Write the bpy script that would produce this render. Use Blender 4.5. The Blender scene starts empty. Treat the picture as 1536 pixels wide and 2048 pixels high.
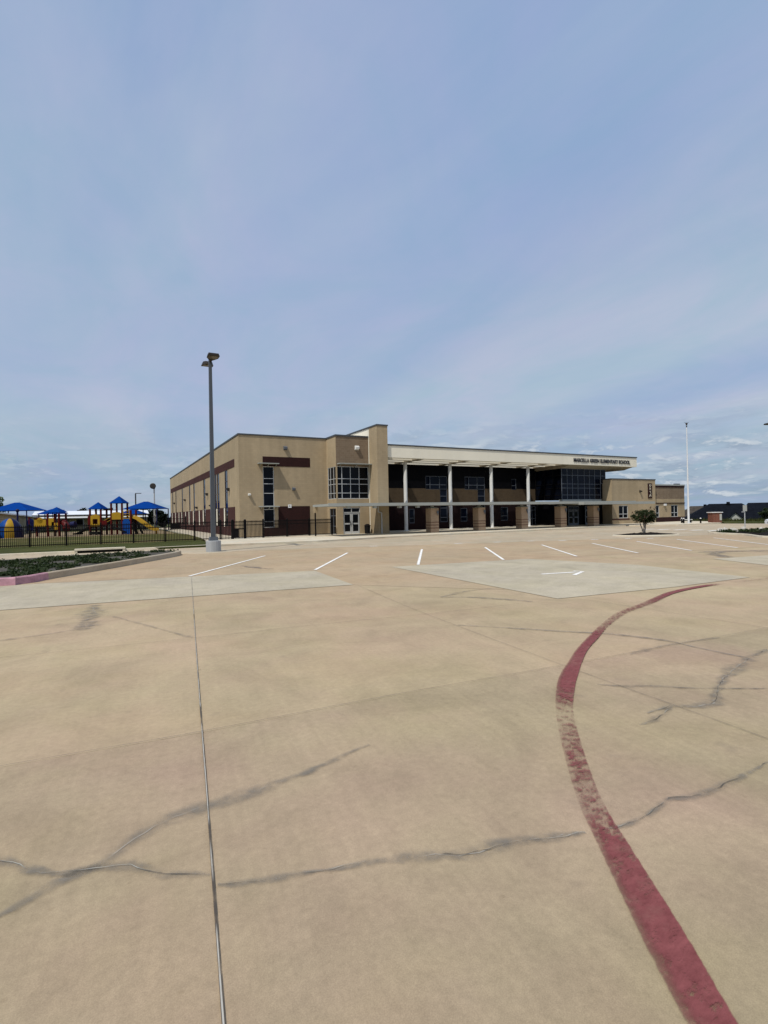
import bpy, bmesh, math, random
from mathutils import Vector, Matrix, Euler
random.seed(7)
PI = math.pi
scene = bpy.context.scene
COL = scene.collection

# ------------------------------------------------------------------ materials
def new_mat(name):
    m = bpy.data.materials.new(name); m.use_nodes = True
    nt = m.node_tree; b = nt.nodes['Principled BSDF']
    return m, nt, b

def N(nt, typ, **kw):
    n = nt.nodes.new(typ)
    for k, v in kw.items():
        if k in n.inputs: n.inputs[k].default_value = v
        else: setattr(n, k, v)
    return n

def noise(nt, vec, scale, detail=3, rough=.55, dist=0):
    n = N(nt, 'ShaderNodeTexNoise'); n.inputs['Scale'].default_value = scale
    n.inputs['Detail'].default_value = detail; n.inputs['Roughness'].default_value = rough
    n.inputs['Distortion'].default_value = dist
    nt.links.new(vec, n.inputs['Vector'])
    return n.outputs['Fac']

def ramp(nt, fac, stops):
    r = N(nt, 'ShaderNodeValToRGB'); e = r.color_ramp.elements
    while len(e) < len(stops): e.new(.5)
    for el, (p, c) in zip(e, stops):
        el.position = p
        el.color = (c, c, c, 1) if not hasattr(c, '__len__') else (*c, 1)
    nt.links.new(fac, r.inputs['Fac'])
    return r.outputs['Color']

def mix(nt, fac, a, b, mode='MIX'):
    m = N(nt, 'ShaderNodeMix', data_type='RGBA', blend_type=mode)
    for sock, v in ((m.inputs['Factor'], fac), (m.inputs[6], a), (m.inputs[7], b)):
        if isinstance(v, (int, float)): sock.default_value = v
        elif isinstance(v, (tuple, list)): sock.default_value = (*v[:3], 1)
        else: nt.links.new(v, sock)
    return m.outputs[2]

def mth(nt, op, a, b=0., c=None):
    m = N(nt, 'ShaderNodeMath', operation=op)
    for i, v in enumerate((a, b) if c is None else (a, b, c)):
        if isinstance(v, (int, float)): m.inputs[i].default_value = v
        else: nt.links.new(v, m.inputs[i])
    return m.outputs[0]

def pos(nt):
    return N(nt, 'ShaderNodeNewGeometry').outputs['Position']

def mapped(nt, vec, rz=0, scale=(1, 1, 1)):
    m = N(nt, 'ShaderNodeMapping'); m.inputs['Rotation'].default_value = (0, 0, rz)
    m.inputs['Scale'].default_value = scale
    nt.links.new(vec, m.inputs['Vector']); return m.outputs['Vector']

def plain(name, col, rough=.6, amt=.12, scale=3., metal=0., spec=.2, bump=0., streak=False):
    m, nt, b = new_mat(name)
    p = N(nt, 'ShaderNodeTexCoord').outputs['Object']
    if streak: p = mapped(nt, p, 0, (1, 1, .15))
    f = noise(nt, p, scale, 5, .6)
    f2 = ramp(nt, f, [(.3, 1 - amt), (.7, 1 + amt)])
    c = mix(nt, 1., col, f2, 'MULTIPLY')
    if max(col) < .03: spec = min(spec, .06)
    nt.links.new(c, b.inputs['Base Color'])
    b.inputs['Roughness'].default_value = rough; b.inputs['Metallic'].default_value = metal
    b.inputs['Specular IOR Level'].default_value = spec
    if bump:
        bp = N(nt, 'ShaderNodeBump', Strength=bump, Distance=.02)
        nt.links.new(noise(nt, p, scale * 8, 3), bp.inputs['Height'])
        nt.links.new(bp.outputs['Normal'], b.inputs['Normal'])
    return m

def brick(name, c1, c2, mortar, bw=.4, bh=.2, msize=.012, blotch=.1):
    m, nt, b = new_mat(name)
    p = pos(nt)
    s = N(nt, 'ShaderNodeSeparateXYZ'); nt.links.new(p, s.inputs[0])
    cx = N(nt, 'ShaderNodeCombineXYZ')
    nt.links.new(mth(nt, 'ADD', s.outputs[0], s.outputs[1]), cx.inputs[0]); nt.links.new(s.outputs[2], cx.inputs[1])
    t = N(nt, 'ShaderNodeTexBrick'); nt.links.new(cx.outputs[0], t.inputs['Vector'])
    t.inputs['Color1'].default_value = (*c1, 1); t.inputs['Color2'].default_value = (*c2, 1); t.inputs['Mortar'].default_value = (*mortar, 1)
    t.inputs['Scale'].default_value = 1; t.inputs['Mortar Size'].default_value = msize
    t.inputs['Brick Width'].default_value = bw; t.inputs['Row Height'].default_value = bh
    f = noise(nt, p, .35, 5, .65); f = ramp(nt, f, [(.3, 1 - blotch), (.7, 1 + blotch)])
    g = noise(nt, mapped(nt, p, 0, (1.6, 1.6, .12)), 1., 4); g = ramp(nt, g, [(.35, .93), (.65, 1.05)])
    c = mix(nt, 1., mix(nt, 1., t.outputs['Color'], f, 'MULTIPLY'), g, 'MULTIPLY')
    nt.links.new(c, b.inputs['Base Color']); b.inputs['Roughness'].default_value = .9; b.inputs['Specular IOR Level'].default_value = .15
    bp = N(nt, 'ShaderNodeBump', Strength=.3, Distance=.01)
    nt.links.new(noise(nt, p, 25, 3), bp.inputs['Height']); nt.links.new(bp.outputs['Normal'], b.inputs['Normal'])
    return m

SLAB_ROT = math.radians(6.5)
def concrete(name, col, tint=(1., .93, .88), amt=.1, slab=.06, streaks=.02, far=False):
    m, nt, b = new_mat(name)
    p = pos(nt)
    r = mapped(nt, p, SLAB_ROT)
    big = ramp(nt, noise(nt, p, .18, 5, .6), [(.3, 1 - amt), (.72, 1 + amt)])
    mid = ramp(nt, noise(nt, p, 1.1, 6, .62, .6), [(.28, 1 - amt * .9), (.72, 1 + amt * .8)])
    fine = ramp(nt, noise(nt, p, 17, 6, .75), [(.28, .88), (.72, 1.11)])
    grit = ramp(nt, noise(nt, p, 170, 3, .7), [(.3, .86), (.7, 1.13)])
    blot = ramp(nt, noise(nt, p, .75, 8, .68, 1.2), [(.33, .88), (.5, 1.), (.68, 1.07)])
    st = ramp(nt, noise(nt, mapped(nt, r, math.radians(3), (16, .7, 1)), 1., 4, .6), [(.3, 1 - streaks), (.7, 1 + streaks)])
    st2 = ramp(nt, noise(nt, mapped(nt, r, math.radians(-12), (5, .35, 1)), 1., 3, .6), [(.3, 1 - streaks), (.7, 1 + streaks)])
    c = mix(nt, 1., col, big, 'MULTIPLY')
    for l in (mid, fine, grit, blot, st, st2): c = mix(nt, 1., c, l, 'MULTIPLY')
    # each pour of the slab grid has its own slight tone
    sx = N(nt, 'ShaderNodeVectorMath', operation='DIVIDE'); nt.links.new(r, sx.inputs[0]); sx.inputs[1].default_value = (4.3, 4.2, 1)
    sf = N(nt, 'ShaderNodeVectorMath', operation='FLOOR'); nt.links.new(sx.outputs[0], sf.inputs[0])
    sp = N(nt, 'ShaderNodeSeparateXYZ'); nt.links.new(sf.outputs[0], sp.inputs[0])
    cb = N(nt, 'ShaderNodeCombineXYZ'); nt.links.new(sp.outputs[0], cb.inputs[0]); nt.links.new(sp.outputs[1], cb.inputs[1])
    wn = N(nt, 'ShaderNodeTexWhiteNoise', noise_dimensions='2D'); nt.links.new(cb.outputs[0], wn.inputs['Vector'])
    c = mix(nt, 1., c, ramp(nt, wn.outputs['Value'], [(0, 1 - slab), (1, 1 + slab)]), 'MULTIPLY')
    # pinker and yellower clouds in the cement
    c = mix(nt, ramp(nt, noise(nt, p, .33, 4, .6), [(.4, 0.), (.65, 1.)]), c, mix(nt, 1., c, tint, 'MULTIPLY'))
    c = mix(nt, ramp(nt, noise(nt, p, .52, 5, .6, .4), [(.46, 0.), (.62, 1.)]), c, mix(nt, 1., c, (.978, .98, .945), 'MULTIPLY'))
    # dark drips and small spots
    spot = ramp(nt, noise(nt, p, 2.6, 2, .5), [(.68, 0.), (.80, .25)])
    c = mix(nt, spot, c, (.10, .09, .075))
    sv = N(nt, 'ShaderNodeTexVoronoi'); nt.links.new(p, sv.inputs['Vector']); sv.inputs['Scale'].default_value = 1.3
    tiny = ramp(nt, sv.outputs['Distance'], [(.010, .85), (.018, 0.)])
    sv2 = N(nt, 'ShaderNodeTexVoronoi'); nt.links.new(p, sv2.inputs['Vector']); sv2.inputs['Scale'].default_value = 4.7
    c = mix(nt, ramp(nt, sv2.outputs['Distance'], [(.03, .4), (.08, 0.)]), c, mix(nt, 1., c, (.72, .70, .66), 'MULTIPLY'))
    c = mix(nt, tiny, c, (.07, .06, .05))
    nt.links.new(c, b.inputs['Base Color'])
    b.inputs['Roughness'].default_value = .88; b.inputs['Specular IOR Level'].default_value = .2
    bp = N(nt, 'ShaderNodeBump', Strength=.25, Distance=.004)
    nt.links.new(noise(nt, p, 90, 4, .7), bp.inputs['Height']); nt.links.new(bp.outputs['Normal'], b.inputs['Normal'])
    return m

def overlay_mat(name, col, alpha_builder, rough=.8):
    """paint or stain lying on the concrete, worn through where alpha is low"""
    m, nt, b = new_mat(name)
    out = nt.nodes['Material Output']
    tr = N(nt, 'ShaderNodeBsdfTransparent'); mx = N(nt, 'ShaderNodeMixShader')
    a, c = alpha_builder(nt, col)
    nt.links.new(a, mx.inputs[0]); nt.links.new(tr.outputs[0], mx.inputs[1]); nt.links.new(b.outputs[0], mx.inputs[2])
    nt.links.new(mx.outputs[0], out.inputs['Surface'])
    if isinstance(c, tuple): b.inputs['Base Color'].default_value = (*c, 1)
    else: nt.links.new(c, b.inputs['Base Color'])
    b.inputs['Roughness'].default_value = rough; b.inputs['Specular IOR Level'].default_value = .2
    return m

def uvv(nt, name='UVMap'):
    u = N(nt, 'ShaderNodeUVMap'); u.uv_map = name
    s = N(nt, 'ShaderNodeSeparateXYZ'); nt.links.new(u.outputs[0], s.inputs[0]); return s.outputs[0], s.outputs[1]

def edge_fade(nt, v, soft):
    d = mth(nt, 'ABSOLUTE', mth(nt, 'SUBTRACT', mth(nt, 'MULTIPLY', v, 2.), 1.))
    mr = N(nt, 'ShaderNodeMapRange', interpolation_type='SMOOTHSTEP')
    nt.links.new(d, mr.inputs['Value'])
    mr.inputs['From Min'].default_value = 1.; mr.inputs['From Max'].default_value = 1. - soft
    mr.inputs['To Min'].default_value = 0.; mr.inputs['To Max'].default_value = 1.
    return mr.outputs['Result'], d

def a_stain(strength, soft=.9):
    def f(nt, col):
        u, v = uvv(nt); e, d = edge_fade(nt, v, soft)
        p = pos(nt)
        n = ramp(nt, noise(nt, p, 5.5, 5, .65), [(.34, .05), (.66, 1.)])
        a = mth(nt, 'MULTIPLY', mth(nt, 'MULTIPLY', e, n), strength)
        core = mth(nt, 'MULTIPLY', ramp(nt, d, [(.0, 1.), (.09, 0.)]), ramp(nt, noise(nt, p, 2.2, 3), [(.5, 0.), (.62, .75)]))
        c = mix(nt, core, col, (.42, .40, .36))
        return mth(nt, 'MAXIMUM', a, core), c
    return f

def a_joint(nt, col):
    u, v = uvv(nt); p = pos(nt)
    w, _ = uvv(nt, 'wear')
    white = ramp(nt, noise(nt, p, .7, 2), [(.43, 0.), (.47, 1.)])
    e, d = edge_fade(nt, v, .4)
    white = mth(nt, 'MULTIPLY', mth(nt, 'MULTIPLY', white, w), ramp(nt, d, [(.45, 1.), (.6, 0.)]))
    c = mix(nt, white, col, (.43, .41, .36))
    n = ramp(nt, noise(nt, p, 7., 4), [(.25, .35), (.55, 1.)])
    w2 = mth(nt, 'ADD', mth(nt, 'MULTIPLY', w, .6), .35)
    return mth(nt, 'MULTIPLY', n, w2), c

def a_hair(nt, col):
    p = pos(nt); u, v = uvv(nt); e, d = edge_fade(nt, v, .7)
    n = ramp(nt, noise(nt, p, 2.1, 4, .6), [(.42, 0.), (.52, .95)])
    c = mix(nt, ramp(nt, noise(nt, p, 1.4, 3), [(.5, 0.), (.56, 1.)]), col, (.36, .34, .29))
    return mth(nt, 'MULTIPLY', n, e), c

def a_paint(nt, col):
    u, v = uvv(nt); w, _ = uvv(nt, 'wear'); p = pos(nt)
    vn = mth(nt, 'ADD', v, mth(nt, 'MULTIPLY', mth(nt, 'SUBTRACT', noise(nt, p, 24, 6, .75), .5), .10))
    e, d = edge_fade(nt, vn, .12)
    n = mth(nt, 'ADD', mth(nt, 'MULTIPLY', noise(nt, p, 13, 9, .82), .6), mth(nt, 'MULTIPLY', noise(nt, mapped(nt, p, -.9, (1, 3.5, 1)), 12, 8, .78, .4), .4))
    # wear 0 keeps nearly all the paint, wear 1 nearly none
    t = mth(nt, 'ADD', mth(nt, 'MULTIPLY', w, .34), .30)
    mr = N(nt, 'ShaderNodeMapRange', interpolation_type='SMOOTHSTEP'); nt.links.new(n, mr.inputs['Value'])
    nt.links.new(mth(nt, 'SUBTRACT', t, .08), mr.inputs['From Min']); nt.links.new(mth(nt, 'ADD', t, .09), mr.inputs['From Max'])
    left = mth(nt, 'SUBTRACT', 1., mth(nt, 'MULTIPLY', ramp(nt, mth(nt, 'ADD', v, mth(nt, 'MULTIPLY', noise(nt, p, 6, 3), .25)), [(.12, 1.), (.42, 0.)]), .62))
    a = mth(nt, 'MULTIPLY', mth(nt, 'MULTIPLY', mr.outputs[0], e), left)
    a = mth(nt, 'MAXIMUM', a, mth(nt, 'MULTIPLY', e, mth(nt, 'SUBTRACT', .40, mth(nt, 'MULTIPLY', w, .46))))
    c = mix(nt, ramp(nt, noise(nt, mapped(nt, p, -.9, (1, 2.2, 1)), 9, 8, .75), [(.3, 0.), (.7, 1.)]), tuple(x * .78 for x in col), tuple(min(1, x * 1.3 + .012) for x in col))
    c = mix(nt, ramp(nt, noise(nt, p, 2.6, 6, .7), [(.5, 0.), (.75, .45)]), c, (.27, .16, .12))
    return a, c

def glass_mat(name, col=(.002, .003, .006), spec=.12, rough=.08):
    m, nt, b = new_mat(name)
    p = pos(nt)
    f = ramp(nt, noise(nt, p, .9, 2), [(.35, .5), (.7, 1.6)])
    nt.links.new(mix(nt, 1., col, f, 'MULTIPLY'), b.inputs['Base Color'])
    b.inputs['Roughness'].default_value = rough; b.inputs['Specular IOR Level'].default_value = spec
    bp = N(nt, 'ShaderNodeBump', Strength=.06, Distance=.05)
    nt.links.new(noise(nt, p, .8, 2), bp.inputs['Height']); nt.links.new(bp.outputs['Normal'], b.inputs['Normal'])
    return m

def leaf_mat(name, c1, c2, scale=2.5):
    m, nt, b = new_mat(name)
    f = ramp(nt, noise(nt, pos(nt), scale, 4, .7), [(.32, c1), (.68, c2)])
    nt.links.new(f, b.inputs['Base Color']); b.inputs['Roughness'].default_value = .65; b.inputs['Specular IOR Level'].default_value = .25
    tl = N(nt, 'ShaderNodeBsdfTranslucent'); nt.links.new(f, tl.inputs['Color'])
    mx = N(nt, 'ShaderNodeMixShader'); mx.inputs[0].default_value = .25
    nt.links.new(b.outputs[0], mx.inputs[1]); nt.links.new(tl.outputs[0], mx.inputs[2])
    nt.links.new(mx.outputs[0], nt.nodes['Material Output'].inputs['Surface'])
    return m

def grass_mat(name, c1, c2, c3):
    m, nt, b = new_mat(name); p = pos(nt)
    f = ramp(nt, noise(nt, p, .5, 6, .65), [(.3, c1), (.7, c2)])
    g = ramp(nt, noise(nt, p, .17, 4, .6), [(.48, 0.), (.68, .8)])
    c = mix(nt, g, f, c3)
    c = mix(nt, 1., c, ramp(nt, noise(nt, p, 9, 4, .7), [(.25, .6), (.75, 1.35)]), 'MULTIPLY')
    nt.links.new(c, b.inputs['Base Color']); b.inputs['Roughness'].default_value = .95; b.inputs['Specular IOR Level'].default_value = .1
    bp = N(nt, 'ShaderNodeBump', Strength=.8, Distance=.06)
    nt.links.new(noise(nt, p, 14, 4, .7), bp.inputs['Height']); nt.links.new(bp.outputs['Normal'], b.inputs['Normal'])
    return m

TAN = (.385, .300, .188)
M = {}
M['lot'] = concrete('lot_concrete', (.382, .302, .187), tint=(1.03, .955, 1.02), amt=.085, slab=.03, streaks=.018)
M['lot2'] = concrete('vignetted_lot_concrete', (.342, .272, .170), tint=(1.04, .945, 1.05), amt=.09, slab=.0, streaks=.035)  # lot concrete with lens vignetting painted into its colour
M['pink'] = concrete('bay_concrete', (.378, .292, .188), tint=(1.03, .97, .95), amt=.06, slab=.02, streaks=.02)
M['pale'] = concrete('patch_concrete', (.415, .362, .262), tint=(.96, .965, 1.), amt=.085, slab=.02, streaks=.02)
M['drive'] = concrete('drive_concrete', (.395, .335, .240), tint=(1.05, .97, .93), amt=.06)
M['walk'] = concrete('walk_concrete', (.56, .51, .40), amt=.05, slab=.03)
M['kerb'] = concrete('kerb_concrete', (.45, .39, .29), amt=.1, slab=0)
M['kerb_red'] = plain('kerb_pink_paint', (.44, .24, .275), .8, .3, 4, bump=.3)
M['tan'] = brick('tan_block', TAN, tuple(x * .93 for x in TAN), tuple(x * .9 for x in TAN))
M['brown'] = brick('brown_block', (.215, .160, .108), (.190, .138, .092), (.235, .18, .122), .4, .2, .012)
M['shadeband'] = brick('shaded_band_block', (.085, .060, .036), (.075, .052, .031), (.08, .06, .04))  # wall block coloured darker to hold the porch shade
M['maroon'] = brick('maroon_brick', (.062, .020, .016), (.047, .015, .012), (.075, .04, .035), .25, .08, .008)
M['deepbrick'] = brick('deep_maroon_brick', (.030, .010, .009), (.022, .008, .007), (.035, .017, .015), .25, .08, .008)
M['pierbrick'] = brick('pier_brick', (.37, .262, .175), (.32, .218, .140), (.36, .28, .20), .25, .08, .01)
M['pierband'] = brick('pier_band_brick', (.20, .115, .075), (.17, .095, .062), (.2, .14, .1), .25, .08, .008)
M['dark_clad'] = plain('dark_cladding', (.003, .003, .004), .6, .2, 1.)  # dark cladding, its colour deepened further for the shade under the porch
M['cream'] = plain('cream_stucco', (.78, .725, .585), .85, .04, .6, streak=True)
M['soffit'] = plain('tan_soffit', (.30, .255, .18), .85, .06, .8)
M['coping'] = plain('dark_coping_metal', (.075, .08, .085), .5, .1, 1., metal=.3)
M['frame'] = plain('pale_aluminium', (.52, .53, .52), .45, .06, 2., metal=.2)
M['porchbrick'] = brick('shaded_maroon_brick', (.014, .005, .005), (.011, .004, .004), (.014, .008, .008), .25, .08, .008)  # maroon brick taken near black, porch shade painted in
M['slotframe'] = plain('brown_window_frame', (.06, .04, .032), .5, .1, 2.)
M['dimframe'] = plain('grey_aluminium', (.13, .145, .17), .45, .06, 2., metal=.3)
M['white'] = plain('white_paint', (.72, .72, .69), .5, .06, 2.)
M['flagwhite'] = plain('flagpole_paint', (.66, .67, .67), .4, .06, 2.)
M['canopy'] = plain('canopy_metal', (.32, .33, .30), .5, .06, 1.)
M['glass'] = glass_mat('dark_glass')
M['glassblue'] = glass_mat('navy_glass', (.003, .005, .012), .10)
M['black'] = plain('black_iron', (.008, .007, .007), .45, .2, 8., spec=.35)
M['pole'] = plain('grey_pole_paint', (.072, .080, .090), .45, .1, 2., spec=.4, streak=True)
M['lamphead'] = plain('dark_bronze_metal', (.035, .030, .026), .5, .15, 3.)
M['lens'] = plain('lamp_lens', (.12, .105, .075), .3, .2, 6.)
M['conc_grey'] = plain('grey_painted_concrete', (.36, .37, .37), .75, .12, 3., bump=.2, streak=True)
M['letter'] = plain('grey_letter_metal', (.055, .055, .058), .5, .1, 4.)
M['grass'] = grass_mat('lawn_grass', (.060, .064, .016), (.105, .10, .030), (.17, .135, .06))
M['strip'] = grass_mat('verge_grass', (.034, .042, .010), (.058, .066, .017), (.082, .080, .026))
M['field'] = grass_mat('field_grass', (.05, .065, .02), (.09, .10, .035), (.14, .13, .06))
M['woodchip'] = plain('woodchip_mulch', (.235, .175, .10), .95, .3, 3., bump=.8)
M['bedmulch'] = plain('bed_mulch', (.075, .068, .055), .95, .55, 2.2, bump=1.)
M['mulch'] = plain('black_mulch', (.014, .012, .010), .95, .4, 5., bump=1.)
M['stone'] = plain('white_stone', (.46, .43, .37), .85, .15, 6., bump=.4)
M['leaf_bed'] = leaf_mat('bed_leaves', (.010, .021, .005), (.042, .062, .014))
M['leaf_shrub'] = leaf_mat('myrtle_leaves', (.016, .026, .008), (.042, .055, .014), 4)
M['leaf_red'] = leaf_mat('myrtle_new_leaves', (.10, .04, .03), (.07, .05, .02), 4)
M['leaf_tree'] = leaf_mat('tree_leaves', (.012, .024, .007), (.035, .052, .014), .8)
M['leaf_far'] = leaf_mat('far_tree_leaves', (.006, .011, .006), (.014, .022, .010), .6)
M['leaf_light'] = leaf_mat('light_tree_leaves', (.035, .06, .02), (.09, .12, .04), .8)
M['bark'] = plain('pale_bark', (.30, .26, .21), .9, .3, 9., bump=.6)
M['bark_dark'] = plain('dark_bark', (.06, .045, .035), .9, .3, 6., bump=.6)
M['blue'] = plain('blue_fabric', (.0015, .036, .20), .9, .12, 1.5, spec=.03)
M['bluep'] = plain('blue_plastic', (.007, .055, .24), .4, .1, 2., spec=.1)
M['navy'] = plain('navy_plastic', (.005, .007, .05), .45, .1, 2.)
M['yellow'] = plain('yellow_plastic', (.36, .215, .02), .4, .1, 2., spec=.1)
M['red'] = plain('red_post_paint', (.085, .008, .007), .4, .12, 2., spec=.1)
M['playdark'] = plain('dark_rubber', (.012, .011, .010), .8, .2, 4.)
M['roofwhite'] = plain('white_metal_roof', (.70, .72, .74), .4, .05, 1.)
M['portwall'] = plain('portable_beige_wall', (.36, .33, .24), .8, .06, 1.)
M['shingle'] = plain('dark_shingles', (.0055, .0070, .0110), .9, .35, 1.2, bump=.4)
M['shingle2'] = plain('brown_shingles', (.050, .042, .034), .9, .35, 1.2)
M['housewall'] = plain('dark_house_brick', (.010, .009, .009), .9, .25, 1.)
M['gable'] = plain('pale_siding', (.40, .40, .36), .8, .06, 2.)
M['monbrick'] = brick('red_brick', (.165, .055, .033), (.135, .042, .027), (.2, .12, .09), .25, .08, .01)
M['carwhite'] = plain('white_car_paint', (.66, .69, .72), .25, .03, 1., spec=.6)
M['tyre'] = plain('tyre_rubber', (.010, .010, .010), .85, .2, 5.)
M['chrome'] = plain('rim_metal', (.4, .4, .4), .3, .1, 3., metal=.8)
M['paint_white'] = overlay_mat('worn_white_paint', (.76, .745, .69), a_paint)
M['paint_red'] = overlay_mat('worn_red_paint', (.172, .046, .045), a_paint)
M['stain'] = overlay_mat('grey_crack_stain', (.185, .172, .150), a_stain(.56))
M['stain_faint'] = overlay_mat('faint_crack_stain', (.19, .17, .142), a_stain(.42))
M['joint'] = overlay_mat('joint_sealant', (.075, .062, .050), a_joint)
M['blotch'] = overlay_mat('dark_floor_stain', (.13, .125, .125), a_stain(.75, 1.))

# ------------------------------------------------------------------ mesh helpers
class MB:
    def __init__(s): s.v = []; s.f = []; s.m = []
    def add(s, vs, fs, mi=0):
        o = len(s.v); s.v += [tuple(v) for v in vs]; s.f += [tuple(i + o for i in f) for f in fs]; s.m += [mi] * len(fs); return s
    def box(s, x0, x1, y0, y1, z0, z1, mi=0):
        return s.add([(x0, y0, z0), (x1, y0, z0), (x1, y1, z0), (x0, y1, z0), (x0, y0, z1), (x1, y0, z1), (x1, y1, z1), (x0, y1, z1)],
                     [(0, 3, 2, 1), (4, 5, 6, 7), (0, 1, 5, 4), (1, 2, 6, 5), (2, 3, 7, 6), (3, 0, 4, 7)], mi)
    def tube(s, p0, p1, r0, r1=None, n=10, cap=True, mi=0):
        r1 = r0 if r1 is None else r1
        p0 = Vector(p0); p1 = Vector(p1); d = (p1 - p0).normalized()
        a = d.orthogonal().normalized(); b = d.cross(a)
        vs = []
        for p, r in ((p0, r0), (p1, r1)):
            for k in range(n):
                t = 2 * PI * k / n; vs.append(p + a * (r * math.cos(t)) + b * (r * math.sin(t)))
        fs = [(k, (k + 1) % n, n + (k + 1) % n, n + k) for k in range(n)]
        if cap: fs += [tuple(range(n - 1, -1, -1)), tuple(range(n, 2 * n))]
        return s.add(vs, fs, mi)
    def bar(s, p0, p1, w, h, up=(0, 0, 1), mi=0):
        p0 = Vector(p0); p1 = Vector(p1); d = (p1 - p0).normalized(); up = Vector(up)
        a = d.cross(up); a = (a if a.length > 1e-4 else d.orthogonal()).normalized(); b = a.cross(d).normalized()
        vs = [p + a * sx * w / 2 + b * sz * h / 2 for p in (p0, p1) for sx, sz in ((-1, -1), (1, -1), (1, 1), (-1, 1))]
        return s.add(vs, [(0, 1, 2, 3), (7, 6, 5, 4), (0, 4, 5, 1), (1, 5, 6, 2), (2, 6, 7, 3), (3, 7, 4, 0)], mi)
    def prism(s, poly, z0, z1, mi=0):
        n = len(poly)
        vs = [(x, y, z0) for x, y in poly] + [(x, y, z1) for x, y in poly]
        return s.add(vs, [tuple(range(n - 1, -1, -1)), tuple(range(n, 2 * n))] + [(k, (k + 1) % n, n + (k + 1) % n, n + k) for k in range(n)], mi)
    def ball(s, c, rx, ry=None, rz=None, nu=12, nv=8, mi=0):
        ry = rx if ry is None else ry; rz = rx if rz is None else rz
        vs = []
        for j in range(nv + 1):
            ph = PI * j / nv
            for i in range(nu):
                t = 2 * PI * i / nu
                vs.append((c[0] + rx * math.sin(ph) * math.cos(t), c[1] + ry * math.sin(ph) * math.sin(t), c[2] + rz * math.cos(ph)))
        fs = [(j * nu + i, j * nu + (i + 1) % nu, (j + 1) * nu + (i + 1) % nu, (j + 1) * nu + i) for j in range(nv) for i in range(nu)]
        return s.add(vs, fs, mi)

ORIG = {}
def tag(o, label=None, cat=None, group=None, kind=None):
    if label: o['label'] = label
    if cat: o['category'] = cat
    if group: o['group'] = group
    if kind: o['kind'] = kind
    return o
def thing(name, label, cat, loc=(0, 0, 0), rz=0., group=None):
    o = bpy.data.objects.new(name, None); COL.objects.link(o); o.empty_display_size = .3
    o.location = loc; o.rotation_euler = (0, 0, rz)
    return tag(o, label, cat, group)
def build(name, mb, mat, parent=None, smooth=False, off=(0, 0, 0)):
    """off: the place in the parent's own space subtracted from the coordinates given"""
    me = bpy.data.meshes.new(name)
    me.from_pydata([(x - off[0], y - off[1], z - off[2]) for x, y, z in mb.v], [], mb.f)
    for mt in (mat if isinstance(mat, (list, tuple)) else [mat]): me.materials.append(mt)
    me.polygons.foreach_set('material_index', mb.m)
    bm = bmesh.new(); bm.from_mesh(me)
    bmesh.ops.recalc_face_normals(bm, faces=bm.faces); bm.to_mesh(me); bm.free()
    if smooth: me.shade_smooth()
    o = bpy.data.objects.new(name, me); COL.objects.link(o)
    if parent: o.parent = parent
    return o
def copy_tree(o, parent=None):
    c = o.copy(); COL.objects.link(c)
    if parent: c.parent = parent
    for ch in list(o.children): copy_tree(ch, c)
    return c
def flat(name, poly, z, mat, kind='structure', sub=0):
    mb = MB(); mb.add([(x, y, z) for x, y in poly], [tuple(range(len(poly)))])
    return tag(build(name, mb, mat), kind=kind)

def smooth_line(pts, step=.25):
    """Catmull-Rom through the given points"""
    P = [Vector((*p, 0)) if len(p) == 2 else Vector(p) for p in pts]
    out = []
    for i in range(len(P) - 1):
        p0 = P[max(i - 1, 0)]; p1 = P[i]; p2 = P[i + 1]; p3 = P[min(i + 2, len(P) - 1)]
        n = max(1, int((p2 - p1).length / step))
        for k in range(n):
            t = k / n
            out.append(.5 * ((2 * p1) + (p2 - p0) * t + (2 * p0 - 5 * p1 + 4 * p2 - p3) * t * t + (3 * p1 - p0 - 3 * p2 + p3) * t ** 3))
    out.append(P[-1]); return out

def strip(name, left, right, z, mat, wear=None, parent=None):
    """a painted or stained strip between two edge lines, with uv = (length, across) and a wear map"""
    n = len(left); me = bpy.data.meshes.new(name)
    vs = [(p[0], p[1], z) for p in left] + [(p[0], p[1], z) for p in right]
    me.from_pydata(vs, [], [(i, i + 1, n + i + 1, n + i) for i in range(n - 1)])
    me.materials.append(mat)
    u1 = me.uv_layers.new(name='UVMap'); u2 = me.uv_layers.new(name='wear')
    acc = [0.]
    for i in range(1, n): acc.append(acc[-1] + (Vector(left[i][:2]) - Vector(left[i - 1][:2])).length)
    for lp in me.loops:
        k = lp.vertex_index; i = k % n
        u1.data[lp.index].uv = (acc[i], 0. if k < n else 1.)
        u2.data[lp.index].uv = ((wear[i] if wear else .3), 0)
    bm = bmesh.new(); bm.from_mesh(me)
    for f in bm.faces:
        if f.normal.z < 0: f.normal_flip()
    bm.to_mesh(me); bm.free()
    o = bpy.data.objects.new(name, me); COL.objects.link(o)
    if parent: o.parent = parent
    return tag(o, kind='structure')

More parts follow.
